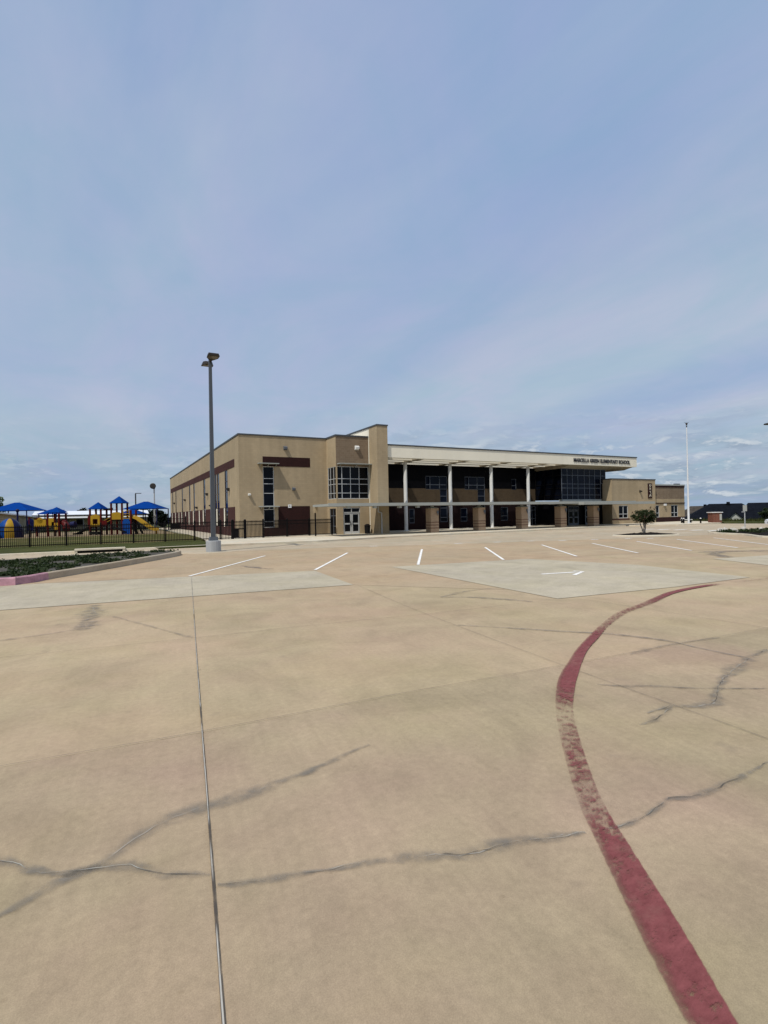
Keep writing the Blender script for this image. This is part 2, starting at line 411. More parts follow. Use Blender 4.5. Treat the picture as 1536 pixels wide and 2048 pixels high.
def line_strip(name, pts, w, z, mat, wear=.3, jitter=0., step=.25, seed=1):
    rnd = random.Random(seed)
    P = smooth_line(pts, step) if step else [Vector((*p, 0)) for p in pts]
    L, R = [], []
    for i, p in enumerate(P):
        d = (P[min(i + 1, len(P) - 1)] - P[max(i - 1, 0)]); d.z = 0; d.normalize()
        nrm = Vector((-d.y, d.x, 0))
        ww = w * (1 + min(jitter, .6) * rnd.uniform(-1, 1)) * (1. if jitter < .3 or jitter > 1 else 1 + .3 * math.sin(i * .45 + seed) + .2 * math.sin(i * .17 + 2 * seed)); sh = nrm * (jitter * w * (.2 if jitter < 1 else 1.) * rnd.uniform(-1, 1))
        tip = min(1., .35 + .65 * min(i, len(P) - 1 - i) / 2.) if jitter else 1.
        L.append(p + sh + nrm * ww / 2 * tip); R.append(p + sh - nrm * ww / 2 * tip)
    return strip(name, L, R, z, mat, [wear] * len(P))

# walls with openings --------------------------------------------------------
def wall_panel(mb, o, u, n, u0, u1, z0, z1, holes=(), reveal=.2):
    """o: point on the plane at u = 0; u: direction along; n: outward normal; holes: (ua, ub, za, zb)"""
    o = Vector(o); u = Vector(u); n = Vector(n)
    us = sorted({u0, u1} | {min(max(x, u0), u1) for h in holes for x in h[:2]})
    zs = sorted({z0, z1} | {min(max(x, z0), z1) for h in holes for x in h[2:]})
    P = lambda a, z, d=0: o + u * a + n * d + Vector((0, 0, z))
    for i in range(len(us) - 1):
        for j in range(len(zs) - 1):
            cu = (us[i] + us[i + 1]) / 2; cz = (zs[j] + zs[j + 1]) / 2
            if any(h[0] < cu < h[1] and h[2] < cz < h[3] for h in holes): continue
            mb.add([P(us[i], zs[j]), P(us[i + 1], zs[j]), P(us[i + 1], zs[j + 1]), P(us[i], zs[j + 1])], [(0, 1, 2, 3)])
    for a, b, c, d in holes:
        a, b, c, d = max(a, u0), min(b, u1), max(c, z0), min(d, z1)
        if a >= b or c >= d: continue
        r = -reveal
        E4 = [(a, c), (b, c), (b, d), (a, d)]
        for k in range(4):
            (ua, za), (ub, zb) = E4[k], E4[(k + 1) % 4]
            mb.add([P(ua, za), P(ub, zb), P(ub, zb, r), P(ua, za, r)], [(0, 1, 2, 3)])

def window(parent, off, o, u, n, u0, u1, z0, z1, ucuts=(), zcuts=(), fw=.06, inset=.12, frame=None, glass=None, name='window'):
    o = Vector(o); u = Vector(u); n = Vector(n)
    fb = MB(); up = (0, 0, 1)
    P = lambda a, z, d: o + u * a + n * d + Vector((0, 0, z))
    dpt = .07
    c = -inset
    def vbar(a): fb.bar(P(a, z0, c), P(a, z1, c), dpt if abs(u.x) < .5 else fw, fw if abs(u.x) < .5 else dpt, up=(0, 1, 0))
    for a in [u0 + fw / 2, *ucuts, u1 - fw / 2]: vbar(a)
    edges = [u0 + fw / 2, *ucuts, u1 - fw / 2]
    for z in [z0 + fw / 2, *zcuts, z1 - fw / 2]:
        for a, b in zip(edges[:-1], edges[1:]):
            fb.bar(P(a + fw / 2, z, c), P(b - fw / 2, z, c), dpt, fw)
    w = build(name, fb, frame or M['frame'], parent, off=off)
    gb = MB(); g = -inset - .012
    gb.add([P(u0 + .005, z0 + .005, g), P(u1 - .005, z0 + .005, g), P(u1 - .005, z1 - .005, g), P(u0 + .005, z1 - .005, g)], [(0, 1, 2, 3)])
    build('pane', gb, glass or M['glass'], w, off=off)
    return w

# ------------------------------------------------------------------ camera
F, YAW, PITCH, ROLL = 1034., math.radians(28.08), math.radians(.2), math.radians(-1.12)
cam = bpy.data.cameras.new('camera'); co = bpy.data.objects.new('camera', cam); COL.objects.link(co)
fw_ = Vector((math.sin(YAW) * math.cos(PITCH), math.cos(YAW) * math.cos(PITCH), math.sin(PITCH)))
rt = Vector((math.cos(YAW), -math.sin(YAW), 0)); up_ = rt.cross(fw_)
r2 = rt * math.cos(ROLL) + up_ * math.sin(ROLL); u2 = -rt * math.sin(ROLL) + up_ * math.cos(ROLL)
co.matrix_world = Matrix(((r2.x, u2.x, -fw_.x, 0), (r2.y, u2.y, -fw_.y, 0), (r2.z, u2.z, -fw_.z, 2.0), (0, 0, 0, 1)))
cam.sensor_fit = 'HORIZONTAL'; cam.sensor_width = 36; cam.lens = 36 * F / 1536
cam.clip_start = .05; cam.clip_end = 6000
scene.camera = co

# ------------------------------------------------------------------ light and sky
SUN = Vector((-1.9, -1.0, 3.5)).normalized()
sl = bpy.data.lights.new('sun', 'SUN'); so = bpy.data.objects.new('sun', sl); COL.objects.link(so)
so.rotation_euler = SUN.to_track_quat('Z', 'Y').to_euler(); so.location = (-30, -30, 60)
sl.energy = 3.6; sl.angle = math.radians(.6); sl.color = (1., .955, .88)
w = bpy.data.worlds.new('World'); scene.world = w; w.use_nodes = True
nt = w.node_tree; nt.nodes.clear()
out = N(nt, 'ShaderNodeOutputWorld'); bg = N(nt, 'ShaderNodeBackground'); nt.links.new(bg.outputs[0], out.inputs[0])
sky = N(nt, 'ShaderNodeTexSky'); sky.sky_type = 'NISHITA'; sky.sun_disc = False
sky.sun_elevation = math.asin(SUN.z); sky.sun_rotation = math.atan2(SUN.x, SUN.y)
sky.altitude = 100; sky.air_density = 1.0; sky.dust_density = 1.6; sky.ozone_density = 1.4
STR = .1
bg.inputs['Strength'].default_value = STR
tc = N(nt, 'ShaderNodeTexCoord').outputs['Generated']
sx = N(nt, 'ShaderNodeSeparateXYZ'); nt.links.new(tc, sx.inputs[0])
el = mth(nt, 'MAXIMUM', sx.outputs[2], 0.)
def S(c): return tuple(x / STR for x in c)
# thin cirrus veil over the whole dome
veil = ramp(nt, el, [(0., S((.285, .405, .515))), (.06, S((.350, .465, .590))), (.20, S((.445, .540, .670))), (.42, S((.385, .490, .675))), (.72, S((.300, .415, .660)))])
den = mth(nt, 'ADD', el, .16)
pc = N(nt, 'ShaderNodeCombineXYZ')
nt.links.new(mth(nt, 'DIVIDE', sx.outputs[0], den), pc.inputs[0]); nt.links.new(mth(nt, 'DIVIDE', sx.outputs[1], den), pc.inputs[1])
plane = pc.outputs[0]
c = mix(nt, .86, sky.outputs[0], veil)
wv = mapped(nt, plane, YAW, (1.1, .42, 1))
cir = ramp(nt, noise(nt, wv, 1.25, 7, .56, .5), [(.36, 0.), (.66, 1.)])
c = mix(nt, mth(nt, 'MULTIPLY', cir, .55), c, S((.490, .560, .675)))
wv2 = N(nt, 'ShaderNodeVectorMath', operation='ADD'); nt.links.new(wv, wv2.inputs[0]); wv2.inputs[1].default_value = (3.7, 1.9, 0)
cir2 = ramp(nt, noise(nt, wv2.outputs[0], .8, 5, .5, .3), [(.42, 0.), (.66, 1.)])
c = mix(nt, mth(nt, 'MULTIPLY', cir2, .50), c, S((.275, .380, .640)))
# violet and greenish mottling of the high haze
mot = noise(nt, mapped(nt, plane, YAW, (1.3, .9, 1)), 1.5, 6, .6, .6)
c = mix(nt, 1., c, ramp(nt, mot, [(.35, (.915, .985, .975)), (.5, (1., 1., 1.)), (.65, (1.085, 1.01, 1.02))]), 'MULTIPLY')
# low broken cumulus, thicker to the right of the building (towards +X)
az = mth(nt, 'ARCTAN2', sx.outputs[0], sx.outputs[1])
side = ramp(nt, mth(nt, 'MULTIPLY', mth(nt, 'ADD', az, 1.), .5), [(.56, .30), (.68, .72), (.80, 1.)])
def cloud_layer(c, ka, ke, scale, lo, hi, amount, dark, light, seed, bandstops):
    cv = N(nt, 'ShaderNodeCombineXYZ'); nt.links.new(mth(nt, 'MULTIPLY', az, ka), cv.inputs[0]); nt.links.new(mth(nt, 'MULTIPLY', el, ke), cv.inputs[1]); cv.inputs[2].default_value = seed
    nb = noise(nt, cv.outputs[0], scale, 8, .6, .35)
    cv2 = N(nt, 'ShaderNodeVectorMath', operation='ADD'); nt.links.new(cv.outputs[0], cv2.inputs[0]); cv2.inputs[1].default_value = (-.10, .30, 0)
    nb2 = noise(nt, cv2.outputs[0], scale, 8, .6, .35)
    msk = mth(nt, 'MULTIPLY', ramp(nt, el, bandstops), side)
    cl = mth(nt, 'MULTIPLY', ramp(nt, nb, [(lo, 0.), (hi, 1.)]), msk)
    lit = ramp(nt, mth(nt, 'SUBTRACT', nb, nb2), [(-.03, 0.), (.08, 1.)])
    return mix(nt, mth(nt, 'MULTIPLY', cl, amount), c, mix(nt, lit, S(dark), S(light)))
c = cloud_layer(c, 7., 38., .9, .44, .62, .68, (.285, .365, .475), (.44, .53, .62), 2.3, [(0., .5), (.03, 1.), (.11, .8), (.17, .1), (.24, 0.)])
c = cloud_layer(c, 9., 30., 1.9, .50, .64, .92, (.27, .345, .45), (.62, .67, .72), 7.1, [(0., .3), (.025, 1.), (.10, .9), (.15, .2), (.2, 0.)])
nt.links.new(c, bg.inputs['Color'])
scene.view_settings.view_transform = 'Standard'; scene.view_settings.look = 'None'
scene.view_settings.exposure = 0; scene.view_settings.gamma = 1

# ------------------------------------------------------------------ ground
def gh(x, y):
    t = min(max((x - 77 + .03 * y) / 24., 0), 1); return -.06 - 3.5 * t * t * (3 - 2 * t)
xs = [-1500, -600, -250, -120, -60, -20, 20, 50, 60] + [64 + 3 * k for k in range(16)] + [140, 200, 400, 900, 1800]
ys = [-1500, -500, -200, -80, -30, 0, 15, 30, 45, 60, 80, 110, 160, 240, 400, 800, 2500]
mb = MB(); mb.v = [(x, y, gh(x, y)) for y in ys for x in xs]
mb.f = [(j * len(xs) + i, j * len(xs) + i + 1, (j + 1) * len(xs) + i + 1, (j + 1) * len(xs) + i) for j in range(len(ys) - 1) for i in range(len(xs) - 1)]
mb.m = [0] * len(mb.f)
tag(build('ground', mb, M['field'], smooth=True), kind='structure')
flat('parking_lot', [(-60, -60), (66.5, -60), (66.5, 10), (67.6, 32.0), (63.5, 44), (-60, 44)], 0., M['lot'])
# paler grey-beige drive between the bays and the school
flat('driveway', [(-60, 29.3), (-4.5, 29.3), (3.2, 30.9), (11.3, 29.55), (22.3, 26.0), (30.8, 23.6), (38.5, 22.3), (46, 20.5), (67.0, 16), (67.5, 32), (63.4, 44), (-60, 44)], .004, M['drive'])
# pinkish parking bays
flat('parking_bays', [(-2.1, 19.72), (6.5, 17.53), (6.1, 13.4), (6.3, 13.1), (8.95, 10.2), (9.33, 17.0), (15.4, 16.22), (27, 14.0), (37, 12.0), (39, 21.5), (38.5, 22.2), (30.8, 23.5), (22.3, 25.9), (11.3, 29.45), (3.3, 30.6), (2.95, 28.6), (1.2, 25.6), (-.8, 22.3), (-1.85, 20.75)], .004, M['pink'])
flat('repaired_slab', [(-60, 21.5), (-60, 17.0), (-2.17, 14.31), (6.1, 13.36), (6.5, 17.53), (-2.19, 19.62), (-2.94, 19.5)], .009, M['pale'])
flat('repaired_slab', [(9.33, 17.0), (8.92, 8.48), (12.6, 8.1), (15.96, 8.04), (16.6, 12.0), (15.4, 16.22)], .009, M['pale'])
flat('repaired_slab', [(20.63, 11.71), (19.64, 9.33), (30, 7.6), (31, 10.1)], .009, M['pale'])

flat('darkened_foreground', [(-60, -60), (66, -60), (66, 1.0), (13, 4.28), (8.42, 4.59), (5.08, 4.79), (2.63, 4.97), (.74, 5.04), (-.81, 5.18), (-4.2, 5.43), (-60, 9.5)], .004, M['lot2'])  # darker sheet painting the lens falloff over the near concrete
# joints
J = [('slab_joint', [(.18, .6), (.37, 2.13), (.57, 3.71), (1.18, 8.57), (2.42, 18.28)], .012, 1.),
     ('slab_joint', [(4.75, .6), (4.95, 2.4), (5.13, 4.85), (5.56, 9.15), (6.15, 13.2)], .013, .12),
     ('slab_joint', [(9.25, 1.), (9.5, 3.6), (9.3, 8.4)], .013, .05),
     ('slab_joint', [(-3.9, 1.), (-3.2, 8.), (-2.4, 14.2)], .013, .05),
     ('slab_joint', [(-4.2, 5.45), (-.81, 5.2), (.74, 5.06), (2.63, 4.99), (5.08, 4.81), (8.42, 4.61), (13, 4.3)], .010, .3),
     ('slab_joint', [(-4.2, 9.6), (-1.42, 9.31), (1.23, 9.04), (3.37, 8.87), (6.15, 8.56), (8.9, 8.46)], .014, .1),
     ('slab_joint', [(-4, 1.05), (0.2, .75), (5, .45)], .012, .15)]
for i, (nm, pts, wd, wr) in enumerate(J): line_strip(nm, pts, wd, .015, M['joint'], wr, .25, .5, seed=i)
# cracks with the grey stain round them
CR = [([(-1.1, 3.95), (-.59, 3.75), (-.42, 3.57), (-.3, 3.47), (-.1, 3.41), (.08, 3.33), (.25, 3.15), (.47, 3.02)], .10, 'stain'),
      ([(.49, 2.92), (.7, 2.83), (.91, 2.78), (1.15, 2.71), (1.38, 2.65), (1.59, 2.56), (1.81, 2.46), (1.95, 2.43), (2.13, 2.40), (2.37, 2.31), (2.57, 2.26)], .085, 'stain'),
      ([(-.62, 3.18), (-.44, 3.29), (-.29, 3.38), (-.1, 3.43), (.12, 3.59), (.36, 3.73), (.61, 3.74), (.94, 3.77), (1.35, 3.84), (1.7, 3.96), (1.96, 4.02)], .10, 'stain'),
      ([(2.7, 2.22), (2.81, 2.19), (3.04, 2.18), (3.37, 2.23), (3.5, 2.17), (3.76, 2.15), (4.21, 2.15), (4.51, 2.17)], .06, 'stain'),
      ([(4.6, 3.25), (4.98, 3.25), (5.13, 3.14), (5.43, 3.10), (6.04, 3.38), (6.88, 3.63), (7.61, 3.79), (8.07, 3.86)], .13, 'stain'),
      ([(4.29, 3.12), (4.53, 3.13), (4.95, 3.23)], .07, 'stain_faint'),
      ([(4.89, 4.08), (5.05, 3.91), (5.33, 3.74), (5.73, 3.41), (6.33, 3.03)], .07, 'stain_faint'),
      ([(5.42, 7.48), (6.02, 6.8), (6.59, 6.12), (7.01, 5.68), (7.38, 4.91), (7.36, 4.37), (7.4, 3.75)], .09, 'stain'),
      ([(6.9, 10.2), (7.59, 9.58), (8.2, 8.5)], .16, 'stain'), ([(6.88, 10.16), (8.06, 10.57), (9.01, 10.53)], .14, 'stain_faint'),
      ([(-2.4, 10.6), (-1.63, 10.67), (-1.01, 10.78), (-.45, 10.97)], .14, 'stain_faint'), ([(-.44, 10.8), (-.37, 12.0), (-.3, 13.87)], .34, 'stain'),
      ([(6.28, 4.69), (7.22, 4.73), (8.23, 4.58)], .09, 'stain_faint'), ([(.05, 12.), (1.2, 9.1)], .08, 'stain_faint')]
M['hairline'] = overlay_mat('crack_line', (.085, .075, .062), a_hair)
for i, (pts, wd, mt) in enumerate(CR):
    if i < 9 and i != 2: line_strip('crack_line', pts, .007, .0135, M['hairline'], .5, 1.4, .06, seed=60 + i)
    tag(line_strip('pavement_crack', pts, wd * 1.5, .011, M[mt], .3, .3, .10, seed=20 + i), kind='structure')
line_strip('tyre_stain', [(24.2, 13.2), (22.8, 12.9), (21.6, 11.6)], .9, .012, M['blotch'], .3, .3, .3, seed=91)
line_strip('tyre_stain', [(23.2, 13.8), (24.5, 13.3), (26.4, 12.2)], .8, .0125, M['blotch'], .3, .3, .3, seed=92)
line_strip('oil_stain', [(4.75, 21.2), (4.98, 20.3), (5.15, 19.6), (5.45, 19.2)], .45, .012, M['blotch'], .3, .5, .12, seed=93)

# parking lines and the other paint
ST = [((2.39, 18.64), (6.91, 25.72)), ((6.59, 17.77), (10.94, 24.63)), ((10.51, 17.0), (15.16, 24.09)), ((14.34, 16.51), (18.61, 22.94)), ((17.76, 15.76), (22.28, 22.32)),
      ((21.03, 15.19), (25.26, 21.25)), ((23.94, 14.53), (28.54, 20.7)), ((26.99, 14.12), (31.9, 20.3)), ((30.26, 14.35), (34.84, 19.68))]
for i, (a, b) in enumerate(ST): line_strip('parking_line', [a, b], .125, .016, M['paint_white'], .06, 0, 1., seed=i)
line_strip('painted_arrow', [(11.96, 12.01), (13.2, 11.75)], .16, .016, M['paint_white'], .22, 0, .4)
line_strip('painted_arrow_head', [(12.55, 11.25), (13.45, 11.72), (13.36, 12.0)], .15, .0175, M['paint_white'], .3, 0, 0)
for k in range(6): line_strip('crosswalk_bar', [(45.3, 32.2 - 1.55 * k), (46.8, 32.0 - 1.55 * k)], .6, .016, M['paint_white'], .12, 0, 1.)
for k, (x, y) in enumerate([(14.44, 28.6), (19.7, 27.0), (22.32, 26.3), (24.53, 25.6), (26.39, 24.6), (28.58, 23.9), (30.9, 23.1), (31.92, 22.21)]):
    line_strip('pavement_patch', [(x - .25, y), (x + .3, y - .06)], .35, .013, M['paint_white'], .5, 0, .3)
RL = [(1.78, .98), (1.94, 1.25), (2.12, 1.54), (2.29, 1.79), (2.51, 2.11), (2.82, 2.55), (3.31, 3.13), (3.87, 3.74), (4.43, 4.26), (4.81, 4.56), (5.3, 4.88), (5.87, 5.25), (6.6, 5.67), (7.5, 6.16), (8.68, 6.73), (9.9, 7.10), (11.6, 7.66), (13.0, 7.86), (14.2, 7.86), (15.01, 7.80), (17.5, 7.6)]
RR = [(1.96, .88), (2.12, 1.15), (2.31, 1.43), (2.47, 1.68), (2.68, 2.02), (2.97, 2.46), (3.46, 3.04), (4.03, 3.65), (4.62, 4.15), (5.0, 4.44), (5.46, 4.78), (6.02, 5.16), (6.75, 5.57), (7.64, 6.07), (8.84, 6.60), (10.05, 6.94), (11.66, 7.48), (13.0, 7.67), (14.2, 7.67), (15.0, 7.61), (17.5, 7.4)]
WR = [.34, .34, .30, .30, .42, .66, .58, .80, .30, .26, .24, .26, .40, .62, .64, .60, .28, .12, .98, .80, .7]
A = smooth_line([(x, y, w_) for (x, y), w_ in zip(RL, WR)], .3); B = smooth_line([(x, y, 0) for x, y in RR], .3)
# resample both edges to the same count
def resample(P, n):
    L = [0.]
    for i in range(1, len(P)): L.append(L[-1] + (P[i] - P[i - 1]).length)
    out = []
    for k in range(n):
        t = L[-1] * k / (n - 1); i = 0
        while i < len(P) - 2 and L[i + 1] < t: i += 1
        f = (t - L[i]) / max(L[i + 1] - L[i], 1e-6); out.append(P[i].lerp(P[i + 1], f))
    return out
def dense(pts, m):
    out = []
    for i in range(len(pts) - 1):
        p0 = Vector(pts[max(i - 1, 0)]); p1 = Vector(pts[i]); p2 = Vector(pts[i + 1]); p3 = Vector(pts[min(i + 2, len(pts) - 1)])
        for k in range(m):
            t = k / m
            out.append(.5 * ((2 * p1) + (p2 - p0) * t + (2 * p0 - 5 * p1 + 4 * p2 - p3) * t * t + (3 * p1 - p0 - 3 * p2 + p3) * t ** 3))
    out.append(Vector(pts[-1])); return out
dl = dense(RL, 8); dr = dense(RR, 8)
wd = []
for i in range(len(WR) - 1):
    for k in range(8): wd.append(WR[i] + (WR[i + 1] - WR[i]) * k / 8)
wd.append(WR[-1])
strip('fire_lane_line', dl, dr, .016, M['paint_red'], wd)

# ------------------------------------------------------------------ kerbs, walks, lawn
def kerb(name, pts, w, h, mat, z0=0., step=.5, side=1):
    P = smooth_line(pts, step) if step else [Vector((*p, 0)) for p in pts]
    mb = MB(); n = len(P); prof = [(0, 0), (.02, h - .03), (.045, h), (w, h), (w, 0)]
    for i, p in enumerate(P):
        d = P[min(i + 1, n - 1)] - P[max(i - 1, 0)]; d.z = 0; d.normalize(); nr = Vector((-d.y, d.x, 0)) * side
        for a, z in prof: mb.v.append(tuple(p + nr * a + Vector((0, 0, z0 + z))))
    k = len(prof)
    for i in range(n - 1):
        for j in range(k - 1): mb.f.append((i * k + j, i * k + j + 1, (i + 1) * k + j + 1, (i + 1) * k + j))
    mb.f += [tuple(range(k)), tuple((n - 1) * k + j for j in range(k))]; mb.m = [0] * len(mb.f)
    return tag(build(name, mb, mat), kind='structure')
kerb('kerb', [(-1.80, 20.78), (-.79, 22.3), (.2, 23.8), (1.22, 25.5), (2.2, 27.1), (3.05, 28.6), (3.45, 29.7), (3.3, 30.7)], .17, .24, M['kerb'])
kerb('painted_kerb', [(-40, 25.5), (-10, 21.1), (-3.4, 19.78), (-2.55, 19.75), (-2.15, 20.1), (-1.80, 20.78)], .17, .242, M['kerb_red'], step=.4)
kerb('flush_kerb', [(3.5, 30.75), (4.9, 29.9), (8.1, 31.2), (12.9, 33.4)], .3, .03, M['kerb'])
# planting bed soil
bedp = [(-40, 26.2), (-10, 21.6), (-3.4, 20.1), (-2.6, 20.05), (-2.0, 21.0), (-.95, 22.6), (.9, 25.4), (2.7, 28.4), (3.15, 29.8), (2.9, 31.2), (1.5, 31.4), (0, 31.0), (-2.2, 30.5), (-4.4, 29.7), (-12, 28.9), (-40, 28.6)]
mb = MB(); mb.prism(bedp, 0.0, .2); tag(build('planting_bed_soil', mb, M['bedmulch']), kind='structure')
kerb('kerb', [(-40, 28.85), (-12, 29.1), (-4.4, 29.9), (-2.2, 30.7), (0, 31.2), (1.5, 31.6), (2.95, 31.35)], .15, .2, M['kerb'], side=-1)
# lawn, verge, sidewalk
kerb('kerb', [(-60, 36.0), (-1.8, 36.0)], .15, .15, M['walk'])
kerb('kerb', [(.9, 36.0), (6.3, 36.4), (6.9, 36.4)], .15, .15, M['walk'])
sd = thing('storm_drain', 'pale concrete storm drain inlet with a dark slot set in the kerb before the verge', 'storm drain', (-.45, 35.6, 0))
mb = MB(); mb.box(-1.35, 1.35, 0, .75, .16, .25); mb.box(-1.35, -1.2, .02, .75, 0, .16); mb.box(1.2, 1.35, .02, .75, 0, .16); build('inlet_slab', mb, M['walk'], sd)
mb = MB(); mb.box(-1.2, 1.2, .12, .7, .004, .155); build('inlet_opening', mb, M['playdark'], sd)
mb = MB(); mb.box(-60, 6.6, 36.15, 44.4, -.05, .13); tag(build('verge', mb, M['strip']), kind='structure')
mb = MB(); mb.prism([(-60, 44.4), (7.0, 44.4), (7.5, 50), (7.9, 62), (7.2, 67), (4.5, 67.5), (-60, 67.5)], -.05, .12); tag(build('lawn', mb, M['grass']), kind='structure')
mb = MB(); mb.box(-60, 4.5, 67.5, 96, -.05, .115); mb.prism([(4.5, 67.5), (7.2, 67), (7.4, 96), (4.5, 96)], -.05, .115); tag(build('playground_woodchips', mb, M['woodchip']), kind='structure')
mb = MB(); mb.prism([(6.6, 36.3), (13.6, 35.9), (17, 36.6), (20, 37.4), (27, 37.9), (34, 38.3), (44, 38.8), (52.8, 39.6), (53.2, 41), (54.5, 38.6), (58, 36.6), (62.5, 36.2), (66.5, 36.6), (71.5, 39.5), (73, 46), (56, 54), (10, 54), (7.0, 44.6)], -.03, .13)
mb.prism([(7.05, 44.7), (10.7, 47.5), (10.7, 108), (8.4, 108), (7.9, 62), (7.5, 50)], -.03, .129)
tag(build('sidewalk', mb, M['walk']), kind='structure')
# right-hand verge beyond the drive
mb = MB(); mb.prism([(67.6, 5), (78, 5), (78, 60), (73.2, 60), (73.2, 45), (71.4, 39.3), (67.2, 36.6), (68.0, 32)], -.3, .1); tag(build('verge', mb, M['strip']), kind='structure')

# ------------------------------------------------------------------ leaves
def leaf_quads(mb, c, r, n, size, rnd, squash=1., mi=0, shell=.55):
    for _ in range(n):
        d = Vector((rnd.gauss(0, 1), rnd.gauss(0, 1), rnd.gauss(0, 1))).normalized()
        q = Vector(c) + Vector((d.x * r[0], d.y * r[1], d.z * r[2])) * (shell + (1 - shell) * rnd.random()) * (rnd.random() ** .25)
        s = size * rnd.uniform(.6, 1.35)
        t = Vector((rnd.gauss(0, 1), rnd.gauss(0, 1), rnd.gauss(0, .6))).normalized(); b = t.orthogonal().normalized()
        b = (Matrix.Rotation(rnd.uniform(0, 6.3), 3, t) @ b)
        mb.add([q - t * s, q + b * s * .45, q + t * s, q - b * s * .45], [(0, 1, 2, 3)], mi)

# ground cover in the long bed: nobody could count it
rnd = random.Random(3); mb = MB()
def in_bed(x, y):
    yl = 19.9 if x < -2.3 else (20.9 + (x + 1.95) * 1.56); yh = 30.2 + x * .3 if x > -4.5 else 29.0
    return yl + .25 < y < yh
for _ in range(1250):
    x = rnd.uniform(-14, 3.0); y = rnd.uniform(20, 31.2)
    if not in_bed(x, y): continue
    if math.sin(x * 1.7 + 1.3) * math.sin(y * 1.1 + x * .6) + rnd.uniform(-.55, .55) < -.38: continue
    r = rnd.uniform(.16, .42)
    leaf_quads(mb, (x, y, .2 + r * .14), (r, r, r * .27), int(22 + 60 * r), .06, rnd)
tag(build('groundcover_plants', mb, M['leaf_bed']), kind='stuff')

# ------------------------------------------------------------------ street lamps
def make_lamp(label, loc, rz):
    t = thing('street_lamp', label, 'street lamp', loc, rz, 'car park street lamps')
    b = MB(); b.tube((0, 0, 0), (0, 0, .62), .42, .42, 20); b.tube((0, 0, .62), (0, 0, .64), .42, .39, 20); build('concrete_base', b, M['conc_grey'], t)
    b = MB(); b.box(-.24, .24, -.24, .24, .64, .67); b.add([(-.24, -.24, .67), (.24, -.24, .67), (.24, .24, .67), (-.24, .24, .67), (-.2, -.2, .86), (.2, -.2, .86), (.2, .2, .86), (-.2, .2, .86)], [(0, 1, 5, 4), (1, 2, 6, 5), (2, 3, 7, 6), (3, 0, 4, 7), (4, 5, 6, 7)])
    build('base_cover', b, M['pole'], t)
    b = MB()
    for z0, z1, a0, a1 in ((.86, 11.25, .125, .082),):
        b.add([(x * a, y * a, z) for z, a in ((z0, a0), (z1, a1)) for x, y in ((-1, -1), (1, -1), (1, 1), (-1, 1))], [(0, 1, 5, 4), (1, 2, 6, 5), (2, 3, 7, 6), (3, 0, 4, 7), (4, 5, 6, 7), (3, 2, 1, 0)])
    b.box(-.1, .1, -.1, .1, 11.25, 11.28)
    build('pole', b, M['pole'], t)
    for s in (-1, 1):
        b = MB()   # fan-shaped head narrowing into the arm at the pole
        prof = [(.09, .055, 11.02, 11.14), (.30, .06, 11.04, 11.15), (.52, .20, 11.05, 11.23), (.78, .32, 11.06, 11.26), (1.18, .33, 11.08, 11.24), (1.28, .30, 11.10, 11.19)]
        for y, hw, z0, z1 in prof: b.v += [(-hw, s * y, z0), (hw, s * y, z0), (hw * .82, s * y, z1), (-hw * .82, s * y, z1)]
        for i in range(len(prof) - 1):
            for k in range(4): b.f.append((i * 4 + k, i * 4 + (k + 1) % 4, i * 4 + 4 + (k + 1) % 4, i * 4 + 4 + k))
        b.f += [(0, 1, 2, 3), tuple(len(prof) * 4 - 4 + k for k in range(4))]; b.m = [0] * len(b.f)
        h = build('lamp_head', b, M['lamphead'], t)
        b = MB(); b.add([(-.24, s * .66, 11.045), (.24, s * .66, 11.045), (.27, s * 1.14, 11.068), (-.27, s * 1.14, 11.068), (-.24, s * .66, 11.07), (.24, s * .66, 11.07), (.27, s * 1.14, 11.09), (-.27, s * 1.14, 11.09)], [(0, 1, 2, 3), (0, 1, 5, 4), (1, 2, 6, 5), (2, 3, 7, 6), (3, 0, 4, 7)])
        build('lens', b, M['lens'], h)
    return t
lamp = make_lamp('tall grey twin-headed lamp post on a round concrete base beside the black fence', (5.38, 31.25, 0), 0)
l2 = copy_tree(lamp); l2.location = (65.35, 29.85, -.05); l2.rotation_euler = (0, 0, math.radians(62))
l2['label'] = 'lamp of which only a thin dark head reaches into view at the right edge'

# ------------------------------------------------------------------ the school
SO = (10.6, 47.9, 0)
sch = thing('school_building', 'long tan brick school with white fascia, columned porch and maroon brick bands', 'school building', SO)
X, Y_, NX, NY = Vector((1, 0, 0)), Vector((0, 1, 0)), Vector((-1, 0, 0)), Vector((0, -1, 0))
def part(name, mb, mat, parent=None, **k): return build(name, mb, mat, parent or sch, off=SO, **k)
YA, XA, H1 = 47.9, 10.6, 9.5
# --- left wing, front wall (u measured along X from 0)
fh = [(12.82, 13.86, .92, 6.66)]
mb = MB(); wall_panel(mb, (0, YA, 0), X, NY, XA, 19.2, 0, H1, fh, .18); part('front_wall', mb, M['tan'])
